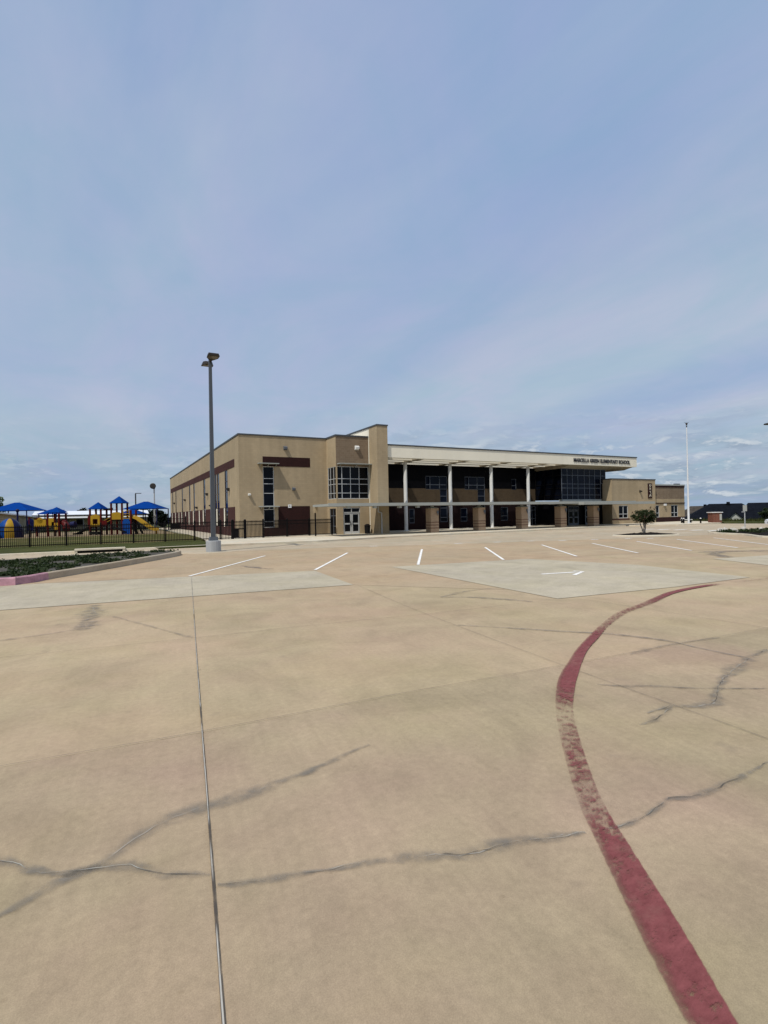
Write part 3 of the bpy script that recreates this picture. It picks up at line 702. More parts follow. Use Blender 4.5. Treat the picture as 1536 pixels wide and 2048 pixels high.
# --- left side wall (u along Y), deep slot windows
SW = [(102.4, 103.6), (97.2, 98.3), (88.3, 89.5), (79.7, 80.9), (75.3, 76.5), (66.5, 67.9), (58.9, 60.0), (57.4, 58.6), (53.0, 54.4)]
sh = [(a, b, 1.0, 6.72) for a, b in SW] + [(92.5, 93.2, 1.1, 2.8), (84.0, 84.7, 1.1, 2.75), (70.4, 71.1, 1.0, 2.7)]
mb = MB(); wall_panel(mb, (XA, 0, 0), Y_, NX, YA, 107, 0, H1, sh, .08)
mb.add([(XA, 107, 0), (61, 107, 0), (61, 107, H1), (XA, 107, H1)], [(0, 1, 2, 3)])
part('side_wall', mb, M['tan'])
mb = MB(); mb.box(XA + .02, 22.6, YA + .35, 106.9, H1 - .35, H1 - .3); mb.box(22.6, 61, 52.5, 106.9, 7.8, 7.85); part('roof_deck', mb, M['white'])
for a, b, c, d in sh:
    tall = d > 4
    window(sch, SO, (XA, 0, 0), Y_, NX, a, b, c, d, (), (1.9, 2.75, 3.6, 4.5, 5.6) if tall else (1.7,), .06, .03, M['slotframe'])
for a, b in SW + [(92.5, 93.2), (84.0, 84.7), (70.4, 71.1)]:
    mb = MB(); mb.box(XA - .05, XA - .003, b + .01, b + .5, 1.0, 2.9); part('lit_jamb_strip', mb, M['cream'])  # pale strip added to imitate the sunlit far side of the reveal
# upper and lower maroon bands, standing 25 mm proud of the tan wall
mb = MB(); wall_panel(mb, (XA - .025, 0, 0), Y_, NX, 49.7, 106.1, 6.72, 7.48); mb.box(XA - .025, XA - .002, 49.7, 106.1, 6.715, 6.72); part('brick_band', mb, M['maroon'])
mb = MB(); wall_panel(mb, (XA - .025, 0, 0), Y_, NX, 49.75, 106.4, 0, 2.94, sh, .03); mb.box(XA - .025, XA - .002, 49.745, 49.75, 0, 2.94); part('brick_base', mb, M['maroon'])
mb = MB(); wall_panel(mb, (0, YA - .025, 0), X, NY, 12.80, 17.46, 6.68, 7.58); mb.box(12.8, 17.46, YA - .025, YA - .002, 7.58, 7.583); part('brick_band', mb, M['deepbrick'])
mb = MB(); wall_panel(mb, (0, YA - .025, 0), X, NY, 14.22, 17.36, 0, 2.9); wall_panel(mb, (0, YA - .025, 0), X, NY, 12.82, 14.22, 0, .9); part('brick_base', mb, M['deepbrick'])
window(sch, SO, (0, YA, 0), X, NY, *fh[0], (), (1.49, 2.62, 2.94, 4.14, 5.03, 5.53), .055, .1)
def shade(x0, x1, y0, y1, z, t=.1):
    b = MB(); b.add([(x0, y0, z), (x1, y0, z), (x1, y1, z), (x0, y1, z), (x0, y0, z + t * .7), (x1, y0, z + t * .7), (x1, y1, z + t), (x0, y1, z + t)], [(3, 2, 1, 0), (4, 5, 6, 7), (0, 1, 5, 4), (1, 2, 6, 5), (2, 3, 7, 6), (3, 0, 4, 7)])
    for k in range(3):
        xx = x0 + .2 + (x1 - x0 - .4) * k / 2; b.bar((xx, y1 - .02, z - .22), (xx, y0 + .15, z - .01), .04, .05)
    return part('sunshade', b, M['canopy'])
shade(12.3, 14.2, YA - .68, YA - .002, 6.86); shade(12.35, 14.2, YA - .6, YA - .002, 2.84)
# --- projecting corner bay
YB, XB = 45.5, 19.2
bh = [(XB + .0, 22.65, 3.52, 6.62)]
gl_side = (45.5, 47.6, 3.52, 6.62)
mb = MB()
wall_panel(mb, (0, YB, 0), X, NY, XB, 22.65, 0, 6.62, [(XB, 22.62, 3.52, 6.62), (19.85, 21.65, .0, 2.68)], .12)
wall_panel(mb, (XB, 0, 0), Y_, NX, YB, YA, 0, H1, [gl_side, (45.75, 47.3, 0., 2.6)], .12)
part('bay_wall', mb, M['tan'])
mb = MB(); wall_panel(mb, (0, YB, 0), X, NY, XB, 22.65, 6.62, H1); part('bay_brick_panel', mb, M['brown'])
mb = MB(); mb.box(XB + .02, 22.6, YB + .02, YA, H1 - .4, H1 - .35); part('bay_roof', mb, M['white'])
mb = MB(); mb.box(XB + .14, 22.6, YB + .14, YA, 3.40, 3.5); part('bay_floor', mb, M['white'])
window(sch, SO, (0, YB, 0), X, NY, XB + .01, 22.62, 3.52, 6.62, (19.79, 20.68, 21.61), (4.07, 4.93, 5.44), .052, .05)
window(sch, SO, (XB, 0, 0), Y_, NX, YB + .09, 47.6, 3.52, 6.62, (46.2, 47.0), (4.07, 4.93, 5.44), .052, .05)
window(sch, SO, (XB, 0, 0), Y_, NX, 45.75, 47.3, 0.13, 2.6, (46.5,), (.9, 1.9), .06, .08, M['dimframe'])
shade(19.3, 23.0, YB - .8, YB - .002, 6.80)
def double_door(o, u0, u1, z0, z1, ztop, frame, n=NY, yo=.1):
    w_ = window(sch, SO, o, X, n, u0, u1, z1 + .03, ztop, ((u0 + u1) / 2,), (), .07, yo, frame, name='transom_window')
    mid = (u0 + u1) / 2
    for a, b, hx in ((u0 + .05, mid - .01, mid - .12), (mid + .01, u1 - .05, mid + .12)):
        y = o[1] + yo; b_ = MB(); s = .13; zm = z0 + .98
        for xa, xb, za, zb in ((a, a + s, z0, z1), (b - s, b, z0, z1), (a + s, b - s, z1 - .13, z1), (a + s, b - s, z0, z0 + .24), (a + s, b - s, zm - .07, zm + .07)):
            b_.box(xa, xb, y, y + .05, za, zb)
        d = part('door', b_, frame)
        g_ = MB(); g_.box(a + .05, b - .05, y + .02, y + .03, z0 + .05, z1 - .05); build('pane', g_, M['glass'], d, off=SO)
        h_ = MB(); h_.bar((hx, y - .05, z0 + .85), (hx, y - .05, z0 + 1.2), .035, .035, up=(0, 1, 0)); h_.box(hx - .02, hx + .02, y - .05, y, z0 + .85, z0 + .88); h_.box(hx - .02, hx + .02, y - .05, y, z0 + 1.17, z0 + 1.2)
        build('handle', h_, M['black'], d, off=SO)
double_door((0, YB, 0), 19.85, 21.65, .13, 2.14, 2.66, M['frame'])
# --- tall pier fin with a cream wall running back above the roofs
XC0, XC1, YC = 22.65, 23.8, 43.6
mb = MB(); mb.box(XC0, XC1, YC, 45.3, 0, 10.42); part('pier_tower', mb, M['tan'])
mb = MB(); mb.box(XC0 + .03, XC1 - .03, 45.3, 51.5, 0, 10.40); part('fin_wall', mb, M['cream'])
# --- porch roof: white fascia and open slatted soffit
FY, ZB, ZT, FX1 = 43.9, 7.46, 8.62, 60.9
RB = 50.0
mb = MB(); mb.box(XC1, FX1, FY, FY + .35, ZB, ZT); mb.box(FX1 - .3, FX1, FY + .35, 52.4, ZB, ZT); part('fascia', mb, M['cream'])
CX = [28.2, 34.05, 39.95, 45.75]
mb = MB(); zb0, zb1 = ZB + .02, ZB + .5
slots = [(44.55, 45.75), (46.35, 47.45), (48.3, 49.5)]
ybeams = [(FY + .35, 44.55), (45.75, 46.35), (47.45, 48.3), (49.5, RB)]
for a, b in ybeams: mb.box(XC1, 49.0, a, b, zb0, zb1)
for x in [24.2] + CX + [48.6]:
    for a, b in slots: mb.box(x - .38, x + .38, a, b, zb0 + .003, zb1 - .003)
mb.add([(49.0, FY + .35, ZB), (FX1 - .3, FY + .35, ZB), (FX1 - .3, 45.6, 7.14), (49.0, 45.6, 7.14), (49.0, FY + .35, zb1), (FX1 - .3, FY + .35, zb1), (FX1 - .3, 52.4, zb1), (49.0, 52.4, zb1), (FX1 - .3, 52.4, 7.14), (49.0, 52.4, 7.14)], [(0, 1, 2, 3), (3, 2, 8, 9), (4, 5, 6, 7), (0, 4, 7, 9, 3), (1, 2, 8, 6, 5), (6, 8, 9, 7), (0, 1, 5, 4)])
part('soffit', mb, M['soffit'])
mb = MB()
for a, b in slots:
    xs_ = [24.2] + CX + [48.6]
    for xa, xb in zip(xs_[:-1], xs_[1:]): mb.box(xa + .385, xb - .385, b - .012, b - .002, zb0 - .03, zb1)
part('lit_slot_strip', mb, M['cream'])  # cream strips added to brighten the sunlit far faces of the slots
# --- copings on every parapet
mb = MB(); ct = .13
mb.box(XA - .06, XB - .002, YA - .06, YA + .35, H1, H1 + ct); mb.box(XA - .06, XA + .35, YA + .35, 107.06, H1, H1 + ct)
mb.box(XB - .06, XC0 - .002, YB - .06, YB + .35, H1 + .003, H1 + ct + .02); mb.box(XB - .06, XB + .3, YB + .35, YA + .35, H1 + .003, H1 + ct + .018)
mb.box(XC0 - .05, XC1 + .05, YC - .05, 51.5, 10.42, 10.42 + ct)
mb.box(XC1 + .05, FX1 + .06, FY - .06, FY + .4, ZT, ZT + ct); mb.box(FX1 - .35, FX1 + .06, FY + .4, 52.5, ZT, ZT + ct)
part('coping', mb, M['coping'])
# --- round white columns
for x in CX:
    b = MB(); b.tube((x, 47.85, .13), (x, 47.85, ZB + .02), .2, .2, 18); b.tube((x, 47.85, .13), (x, 47.85, .22), .27, .25, 18); part('column', b, M['white'], smooth=False)
# --- back wall of the porch: maroon below, tan band, dark cladding above, shade put into their colours
bw = [(29.92, 30.6, 0.88, 2.49), (43.18, 44.35, 0.88, 2.54), (34.11, 35.14, 0.91, 6.25), (32.16, 34.11, 4.71, 6.25), (39.62, 40.74, 0.91, 6.25), (37.72, 39.62, 4.71, 6.25), (45.03, 45.81, 4.71, 6.09), (37.04, 38.01, 0.91, 2.49), (24.66, 25.93, 0.13, 2.49)]
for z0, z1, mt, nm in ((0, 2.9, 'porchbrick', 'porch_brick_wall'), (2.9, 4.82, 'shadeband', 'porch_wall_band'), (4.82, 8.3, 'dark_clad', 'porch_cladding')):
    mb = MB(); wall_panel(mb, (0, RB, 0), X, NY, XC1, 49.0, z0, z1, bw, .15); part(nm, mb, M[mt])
for a, b, c, d in bw:
    zc = [z for z in (1.45, 2.54, 3.22, 3.93, 4.76, 5.25) if c + .2 < z < d - .2]
    uc = (a + .62,) if b - a > 1.5 else ()
    window(sch, SO, (0, RB, 0), X, NY, a, b, c, d, uc, zc, .055, .08, M['dimframe'], M['glassblue'])
# --- two-storey glass box
EX0, EX1, EY, EZ = 49.05, 56.95, 45.55, 7.15
mb = MB(); mb.box(EX0 + .2, EX1 - .2, EY + .2, 53, 0.1, 3.0); part('entrance_wall', mb, M['dark_clad'])
mb = MB(); mb.box(EX0 - .02, 56.0, EY - .05, EY + .5, 3.0, 3.3); part('glazing_sill', mb, M['canopy'])
mb = MB(); mb.box(EX0 + .15, EX1 - .15, EY + .15, 53, 3.4, EZ); part('glazing_core', mb, M['dark_clad'])
window(sch, SO, (0, EY, 0), X, NY, EX0, 56.0, 3.3, EZ, (49.99, 50.9, 51.86, 53.0, 53.93, 54.9), (3.88, 4.74, 5.25, 6.32), .045, .05, M['dimframe'], M['glassblue'], name='curtain_wall')
window(sch, SO, (0, EY, 0), X, NY, 56.0, EX1, 5.35, EZ, (), (6.32,), .06, .05, M['dimframe'], M['glassblue'], name='curtain_wall')
window(sch, SO, (EX0, 0, 0), Y_, NX, EY + .09, RB, 3.3, EZ, (47., 48.5), (3.88, 4.74, 5.25, 6.32), .06, .05, M['black'], M['glass'], name='curtain_wall')
double_door((0, EY - .16, 0), 49.95, 51.8, .13, 1.96, 2.5, M['dimframe'])
double_door((0, EY - .16, 0), 52.9, 54.8, .13, 1.96, 2.5, M['dimframe'])
window(sch, SO, (0, RB - .02, 0), X, NY, 46.9, 48.9, .13, 2.6, (47.6, 48.3), (1.0, 2.1), .06, -.02, M['dimframe'])
# --- right wings
FXA, FXB, FYF, FZ = 56.48, 65.2, 44.3, 5.82
fw_h = [(57.75, 59.55, .84, 2.47)]
mb = MB(); wall_panel(mb, (0, FYF, 0), X, NY, FXA, FXB, 0, FZ, fw_h, .15); wall_panel(mb, (FXA, 0, 0), Y_, NX, FYF, 52, 0, FZ); wall_panel(mb, (FXB, 0, 0), Y_, X, FYF, 60, 0, FZ)
mb.box(FXA + .01, FXB - .01, FYF + .01, 60, FZ - .3, FZ - .25); part('wing_wall', mb, M['tan'])
window(sch, SO, (0, FYF, 0), X, NY, *fw_h[0], (58.65,), (1.37,), .07, .08)
mb = MB(); mb.box(FXA - .003, 59.8, FYF - .03, FYF - .002, .62, .79); part('sill_band', mb, M['maroon'])
mb = MB(); mb.box(FXA - .05, FXB + .05, FYF - .05, FYF + .3, FZ, FZ + ct); mb.box(FXA - .05, FXA + .3, FYF + .3, 52, FZ, FZ + ct); mb.box(FXB - .3, FXB + .05, FYF + .3, 60, FZ, FZ + ct); part('coping', mb, M['coping'])
GYF, GX1 = 44.85, 72.5
gh_ = [(65.4, 66.8, .79, 2.42), (69.4, 70.98, .79, 2.44)]
mb = MB(); wall_panel(mb, (0, GYF, 0), X, NY, FXB, GX1, -1, 3.29, gh_, .15); wall_panel(mb, (GX1, 0, 0), Y_, X, GYF, 60, -1, 5.2); part('wing_wall', mb, M['tan'])
mb = MB(); wall_panel(mb, (0, GYF, 0), X, NY, FXB, GX1, 3.29, 4.9); part('wing_brown_panel', mb, M['brown'])
mb = MB(); mb.box(FXB, GX1 + .02, GYF - .05, GYF + .3, 4.9, 5.14); mb.box(FXB, GX1 + .02, GYF - .08, GYF - .002, 2.65, 2.76); part('dark_trim', mb, M['deepbrick'])
mb = MB(); mb.box(FXB, GX1 + .06, GYF - .08, GYF + .3, 5.14, 5.32); mb.box(GX1 - .3, GX1 + .06, GYF + .3, 60, 5.14, 5.32); mb.box(FXB, GX1, GYF + .3, 60, 5.0, 5.05); part('coping', mb, M['canopy'])
mb = MB(); mb.box(FXB + .003, GX1 + .02, GYF - .03, GYF - .002, -1, .77); part('brick_base', mb, M['deepbrick'])
for a, b, c, d in gh_: window(sch, SO, (0, GYF, 0), X, NY, a, b, c, d, ((a + b) / 2,), (1.37,), .07, .08)
mb = MB(); mb.box(70.8, 71.7, GYF + .1, GYF + .5, 5.32, 5.47); part('roof_vent', mb, M['dimframe'])
mb = MB(); mb.box(67.7, 68.05, GYF - .25, GYF - .002, 2.37, 2.63); part('wall_lamp', mb, M['white'])
# --- covered walk canopy and its brick piers
mb = MB()
mb.box(16.2, XC0 - .003, 40.0, 43.9, 2.72, 2.92); mb.box(XC0 - .003, 55.0, 40.0, 43.55, 2.72, 2.92); mb.box(XC1 + .01, 56.4, 43.55, 43.998, 2.72, 2.92)
mb.box(46.5, 56.4, 44.0, 45.3, 2.72, 2.92)
mb.box(16.1, 55.1, 39.93, 39.998, 2.70, 2.96)
for x in (17.9, 20.4, 22.9, 24.8): mb.box(x, x + .28, 40.05, 40.4, 2.5, 2.72)
part('canopy', mb, M['canopy'])
mb = MB(); mb.box(45.5, 57.6, 39.2, 41.9, 2.58, 2.86); part('entrance_canopy', mb, M['canopy'])
for xr in (27.6, 33.2, 38.85, 44.5, 49.7):
    x0, x1, y0, y1 = xr - .88, xr, 40.75, 41.63
    b = MB(); b.box(x0, x1, y0, y1, .12, 2.42); p_ = part('brick_pier', b, M['pierbrick'])
    b = MB()
    for z in (.52, .8, 1.06): b.box(x0 - .012, x1 + .012, y0 - .012, y1 + .012, z, z + .1)
    build('brick_band', b, M['pierband'], p_, off=SO)
    b = MB(); b.add([(x0 - .05, y0 - .05, 2.42), (x1 + .05, y0 - .05, 2.42), (x1 + .05, y1 + .05, 2.42), (x0 - .05, y1 + .05, 2.42), (x0 + .25, y0 + .25, 2.55), (x1 - .25, y0 + .25, 2.55), (x1 - .25, y1 - .25, 2.55), (x0 + .25, y1 - .25, 2.55)], [(0, 1, 5, 4), (1, 2, 6, 5), (2, 3, 7, 6), (3, 0, 4, 7), (4, 5, 6, 7), (3, 2, 1, 0)])
    b.tube(((x0 + x1) / 2, (y0 + y1) / 2, 2.53), ((x0 + x1) / 2, (y0 + y1) / 2, 2.72), .16, .16, 12); build('pier_cap', b, M['canopy'], p_, off=SO)
    b = MB(); b.box(x1 - .22, x1 - .08, y0 - .12, y0 - .002, 1.95, 2.2); b.tube((x1 - .15, y0 - .1, 1.95), (x1 - .15, y0 - .1, 1.75), .05, .03, 8); build('wall_lamp', b, M['dimframe'], p_, off=SO)
b = MB(); b.box(16.24, 16.34, 43.52, 43.62, .12, 2.2); part('canopy_post', b, M['black'])
b = MB(); b.box(16.18, 16.5, 43.44, 43.7, 2.2, 2.719); part('canopy_bracket', b, M['tan'])
b = MB(); b.tube((22.6, 43.5, 2.72), (22.6, 43.5, 2.2), .06, .06, 8); b.tube((22.6, 43.5, 2.2), (22.95, 43.5, 2.1), .06, .06, 8); b.tube((22.95, 43.5, 2.12), (22.95, 43.5, .12), .06, .06, 8); part('downspout', b, M['frame'])
# --- lamps, plaque, cameras on the walls
def wall_lamp(x, y, z, s=.22, mt='lamphead'):
    b = MB(); b.box(x - s / 2, x + s / 2, y - .04, y - .002, z - s / 2, z + s / 2)
    b.add([(x - s / 2, y - .04, z + s / 2), (x + s / 2, y - .04, z + s / 2), (x + s / 2, y - .04, z - s * .3), (x - s / 2, y - .04, z - s * .3), (x - s * .4, y - .3, z + s * .2), (x + s * .4, y - .3, z + s * .2), (x + s * .4, y - .26, z - s * .3), (x - s * .4, y - .26, z - s * .3)], [(0, 1, 5, 4), (1, 2, 6, 5), (2, 3, 7, 6), (3, 0, 4, 7), (4, 5, 6, 7)])
    return part('wall_lamp', b, M[mt])
wall_lamp(15.0, YA, 8.45, .36, 'dimframe'); wall_lamp(15.75, YA, 4.55, .3, 'dimframe'); wall_lamp(11.5, YA, 4.0, .22, 'white'); wall_lamp(21.4, YB, 8.45, .42, 'white'); wall_lamp(62.0, FYF, 4.3, .28); wall_lamp(64.6, FYF, .5, .22)
for y, z in ((52.2, 4.7), (64.7, 4.75), (62.0, 3.3), (84.9, 4.7), (99.5, 4.6), (73.0, 3.3)):
    b = MB(); b.box(XA - .22, XA - .002, y - .14, y + .14, z - .15, z + .15); b.box(XA - .36, XA - .22, y - .1, y + .1, z - .02, z + .12); part('wall_lamp', b, M['lamphead'])
b = MB(); x0 = 15.17; b.box(x0, x0 + .32, YA - .07, YA - .03, 2.75, 3.07); pl = part('plaque', b, M['white'])
b = MB(); b.box(x0 + .11, x0 + .2, YA - .076, YA - .071, 2.85, 2.97); build('plaque_mark', b, M['letter'], pl, off=SO)
# --- lettering
def text_mesh(name, body, size, mat, parent, loc, wid=None, ext=.03, bold=.012, space=1.):
    cu = bpy.data.curves.new(name, 'FONT'); cu.body = body; cu.size = size; cu.extrude = ext; cu.offset = bold; cu.space_character = space
    tmp = bpy.data.objects.new(name, cu); COL.objects.link(tmp)
    dg = bpy.context.evaluated_depsgraph_get(); dg.update()
    me = bpy.data.meshes.new_from_object(tmp.evaluated_get(dg)); bpy.data.objects.remove(tmp)
    me.materials.clear(); me.materials.append(mat)
    xs_ = [v.co.x for v in me.vertices]; sc = (wid / (max(xs_) - min(xs_))) if wid else 1.
    mn = min(xs_)
    for v in me.vertices:
        x, y, z = (v.co.x - mn) * sc, v.co.y, v.co.z
        v.co = (loc[0] + x - SO[0], loc[1] - z - SO[1], loc[2] + y - SO[2])
    o = bpy.data.objects.new(name, me); COL.objects.link(o); o.parent = parent; return o
text_mesh('sign_lettering', 'MARCELLA GREEN ELEMENTARY SCHOOL', .62, M['letter'], sch, (49.3, FY - .035, 7.80), 10.25, .03, .016)
b = MB(); b.box(63.6, 64.45, FYF - .06, FYF - .002, 3.37, 5.37); sg = part('vertical_sign', b, M['deepbrick'])
b = MB()
def stroke(pts, z0):
    for (xa, za), (xb, zb) in zip(pts[:-1], pts[1:]):
        b.bar((63.82 + xa * .42, FYF - .07, z0 + .13 + za * .31), (63.82 + xb * .42, FYF - .07, z0 + .13 + zb * .31), .02, .045, up=(0, 1, 0) if xa == xb else (0, 0, 1))
stroke([(.1, .3), (.1, 1), (.9, 1), (.9, .5), (.5, .45), (.5, .0)], 4.75)
stroke([(0, 1), (.9, .95), (.2, .5), (.9, .1)], 4.32)
stroke([(.1, 1), (.8, 1), (.6, .6), (.9, .0)], 3.88)
stroke([(.1, 0), (.4, 1), (.8, 1), (.9, 0)], 3.45); stroke([(.2, .5), (.9, .5)], 3.45)
build('sign_mark', b, M['cream'], sg, off=SO)

# ------------------------------------------------------------------ black picket fence
FO = (-20, 44.3, 0)
fe = thing('picket_fence', 'black iron picket fence between the drive and the playground, running to the school', 'fence', FO)
posts = [-27, -24.8, -22.5, -20.3, -18.1, -15.9, -13.7, -11.5, -9.3, -7.1, -4.95, -2.72, -.51, 1.7, 3.95, 6.17, 8.23, 9.2, 10.25, 11.87, 14.1, 16.3, 18.6]
def fy(x): return 44.3 if x < 9.5 else 44.3 + min((x - 9.5) * .13, 1.0)
for i, x in enumerate(posts):
    y = fy(x); r = .058 if i not in (17, 18) else .085
    b = MB(); b.box(x - r, x + r, y - r, y + r, .1, 1.72); b.add([(x - r - .01, y - r - .01, 1.72), (x + r + .01, y - r - .01, 1.72), (x + r + .01, y + r + .01, 1.72), (x - r - .01, y + r + .01, 1.72), (x, y, 1.78)], [(0, 1, 4), (1, 2, 4), (2, 3, 4), (3, 0, 4), (3, 2, 1, 0)])
    build('post', b, M['black'], fe, off=FO)
for i, (xa, xb) in enumerate(zip(posts[:-1], posts[1:])):
    gate = i == 17
    b = MB(); ya, yb = fy(xa), fy(xb)
    for z in (.24, 1.28, 1.55): b.bar((xa + .05, ya, z), (xb - .05, yb, z), .035, .06)
    n = max(3, int((xb - xa) / .112))
    for k in range(1, n):
        x = xa + (xb - xa) * k / n; y = ya + (yb - ya) * k / n
        b.bar((x, y, .15), (x, y, 1.66), .038, .038, up=(0, 1, 0))
    p_ = build('gate' if gate else 'picket_panel', b, M['black'], fe, off=FO)
    if gate:
        b = MB(); b.box(xa + .06, xa + .52, ya - .05, ya - .03, .2, .92); build('gate_shield', b, M['black'], p_, off=FO)
        b = MB(); b.box(xa + .1, xb - .1, ya - .09, ya - .03, .92, 1.02); build('push_bar', b, M['black'], p_, off=FO)
# a far gate on the path along the school wall
ga = thing('path_gate', 'dark gate with a solid lower shield across the path along the school side wall', 'gate', (9.2, 84, .12))
for x in (-.9, 1.2):
    b = MB(); b.box(x - .07, x + .07, -.07, .07, 0, 2.1); build('post', b, M['black'], ga)
b = MB()
for z in (.2, 1.75): b.bar((-.83, 0, z), (1.13, 0, z), .04, .06)
for k in range(1, 17): b.bar((-.83 + k * .116, 0, .1), (-.83 + k * .116, 0, 1.85), .024, .024, up=(0, 1, 0))
gp = build('gate_leaf', b, M['black'], ga); b = MB(); b.box(-.8, .4, -.06, -.03, .2, 1.1); build('gate_shield', b, M['black'], gp)

# litter bin beside the double door
t = thing('litter_bin', 'dark round litter bin beside the white double door', 'litter bin', (22.15, 45.0, .13))
b = MB(); b.tube((0, 0, 0), (0, 0, .72), .26, .29, 16); b.tube((0, 0, .72), (0, 0, .78), .31, .31, 16); build('body', b, M['playdark'], t)
b = MB(); b.tube((0, 0, .78), (0, 0, .92), .30, .14, 16); build('lid', b, M['black'], t)

# ------------------------------------------------------------------ playground
VR = -YAW      # play pieces face the car park
def post(b, x, y, z0, z1, r=.12): b.tube((x, y, z0), (x, y, z1), r, r, 10)
def pyramid(cx, cy, w, z0, z1, ov=.15, mat='blue', parent=None, name='roof'):
    b = MB(); a = w / 2 + ov
    b.add([(cx - a, cy - a, z0), (cx + a, cy - a, z0), (cx + a, cy + a, z0), (cx - a, cy + a, z0), (cx, cy, z1), (cx - a, cy - a, z0 - .06), (cx + a, cy - a, z0 - .06), (cx + a, cy + a, z0 - .06), (cx - a, cy + a, z0 - .06)],
          [(0, 1, 4), (1, 2, 4), (2, 3, 4), (3, 0, 4), (0, 1, 6, 5), (1, 2, 7, 6), (2, 3, 8, 7), (3, 0, 5, 8), (5, 6, 7, 8)])
    return build(name, b, M[mat], parent)
t = thing('play_structure', 'tall playground climber with two blue pyramid roofs, red posts and a long yellow slide', 'play structure', (0.15, 70.3, .1), VR)
for x0, x1, z1 in ((-2.35, -1.05, 3.2), (.2, 1.5, 3.85)):
    for x in (x0, x1):
        for y in (0, 1.3):
            b = MB(); post(b, x, y, 0, z1); build('post', b, M['red'], t)
b = MB(); post(b, 2.55, 0, 0, 2.95); build('post', b, M['red'], t); b = MB(); post(b, 2.55, 1.3, 0, 2.95); build('post', b, M['red'], t)
pyramid(-1.7, .65, 1.3, 3.2, 4.0, parent=t); pyramid(.85, .65, 1.3, 3.85, 4.68, parent=t)
b = MB(); b.box(-2.4, -1.0, 0, 1.3, 1.0, 1.08); b.box(.15, 2.6, 0, 1.3, 1.66, 1.76); build('deck', b, M['playdark'], t)
b = MB(); b.box(.3, 1.4, -.1, -.04, 1.85, 2.65); b.prism([(.45, -.1), (1.25, -.1), (1.25, -.04), (.45, -.04)], 2.65, 2.72); build('panel', b, M['yellow'], t)
b = MB()   # house-shaped yellow panel of the lower tower
for xa, xb, za, zb in ((-2.25, -2.0, 1.1, 2.3), (-1.4, -1.15, 1.1, 2.3), (-2.0, -1.4, 1.95, 2.3), (-2.0, -1.4, 1.1, 1.35)): b.box(xa, xb, -.1, -.04, za, zb)
b.add([(-2.3, -.1, 2.3), (-1.1, -.1, 2.3), (-1.7, -.1, 2.55), (-2.3, -.04, 2.3), (-1.1, -.04, 2.3), (-1.7, -.04, 2.55)], [(0, 1, 2), (5, 4, 3), (0, 3, 5, 2), (1, 4, 5, 2), (0, 1, 4, 3)]); build('panel', b, M['yellow'], t)
b = MB()
for z in (1.95, 2.25, 2.55, 2.85): b.bar((1.6, -.03, z), (2.5, -.03, z), .05, .07)
for x in (1.62, 2.44): b.bar((x, -.03, 1.8), (x, -.03, 2.9), .1, .08, up=(0, 1, 0))
build('railing', b, M['yellow'], t)
b = MB(); b.prism([(1.6, -.14), (2.5, -.14), (2.5, -.02), (1.6, -.02)], .1, 1.62); b.prism([(1.7, -.14), (2.4, -.14), (2.4, -.02), (1.7, -.02)], 1.62, 1.9)
build('climbing_panel', b, M['bluep'], t)
b = MB()   # the yellow slide: a trough with raised sides
path = [(2.6, 2.05), (3.1, 1.86), (3.8, 1.35), (4.6, .75), (5.1, .48), (5.55, .42)]
for (xa, za), (xb, zb) in zip(path[:-1], path[1:]):
    b.add([(xa, .1, za + .28), (xa, .2, za), (xa, .75, za), (xa, .85, za + .28), (xb, .1, zb + .28), (xb, .2, zb), (xb, .75, zb), (xb, .85, zb + .28), (xa, .05, za - .05), (xb, .05, zb - .05)], [(0, 1, 5, 4), (1, 2, 6, 5), (2, 3, 7, 6), (0, 8, 9, 4)])
b.box(5.3, 5.4, .3, .6, .0, .4); build('slide', b, M['yellow'], t)
b = MB()   # dark ramp and beam stepping down to the left
b.bar((.15, .1, 1.7), (-1.0, .1, 1.15), .25, .1); b.bar((-2.4, .3, 1.05), (-4.0, .3, .25), .8, .12); b.box(-4.4, -3.6, -.1, .7, .12, .3); b.bar((.3, .0, 1.0), (2.0, -.3, .35), .5, .1)
b.box(-2.2, -1.1, -.55, -.12, .1, .45); build('ramp', b, M['playdark'], t)
b = MB(); b.box(-2.62, -2.4, -.05, 1.2, .9, 2.3); build('side_panel', b, M['red'], t)
b = MB(); b.box(-1.0, -.35, -.05, .05, 1.1, 1.75); build('side_panel', b, M['red'], t)
b = MB(); b.bar((3.0, .5, 0), (2.6, .5, 1.7), .7, .06); b.bar((3.4, 1.2, 0), (2.7, 1.2, 1.5), .5, .05); build('ladder', b, M['playdark'], t)
b = MB(); b.bar((-.95, .02, 1.25), (.15, .02, 1.82), .05, .05); b.bar((-.95, .02, 1.6), (.15, .02, 2.2), .05, .05); build('handrail', b, M['yellow'], t)

t = thing('play_structure', 'lower playground climber left of the tall one, with a red tube slide', 'play structure', (-5.8, 71.0, .1), VR)
for x in (-1.0, .32, -3.1):
    for y in (0, 1.3):
        b = MB(); post(b, x + .55, y, 0, 2.7 if x > -2 else 2.3); build('post', b, M['red'], t)
pyramid(.2, .65, 1.3, 2.85, 3.45, parent=t)
b = MB()
for x in (-.35, .15, .6): post(b, x, .0, 2.2, 2.9, .04)
build('roof_stay', b, M['navy'], t)
b = MB(); b.box(-2.7, .9, 0, 1.3, .95, 1.05); build('deck', b, M['playdark'], t)
b = MB()
for xa, xb, za, zb in ((-.3, .05, 1.1, 2.15), (.05, .3, 1.7, 2.15), (.35, .75, .75, 1.2), (.35, .5, 1.2, 1.6), (.62, .78, 1.2, 1.6)): b.box(xa, xb, -.1, -.04, za, zb)
build('panel', b, M['yellow'], t)
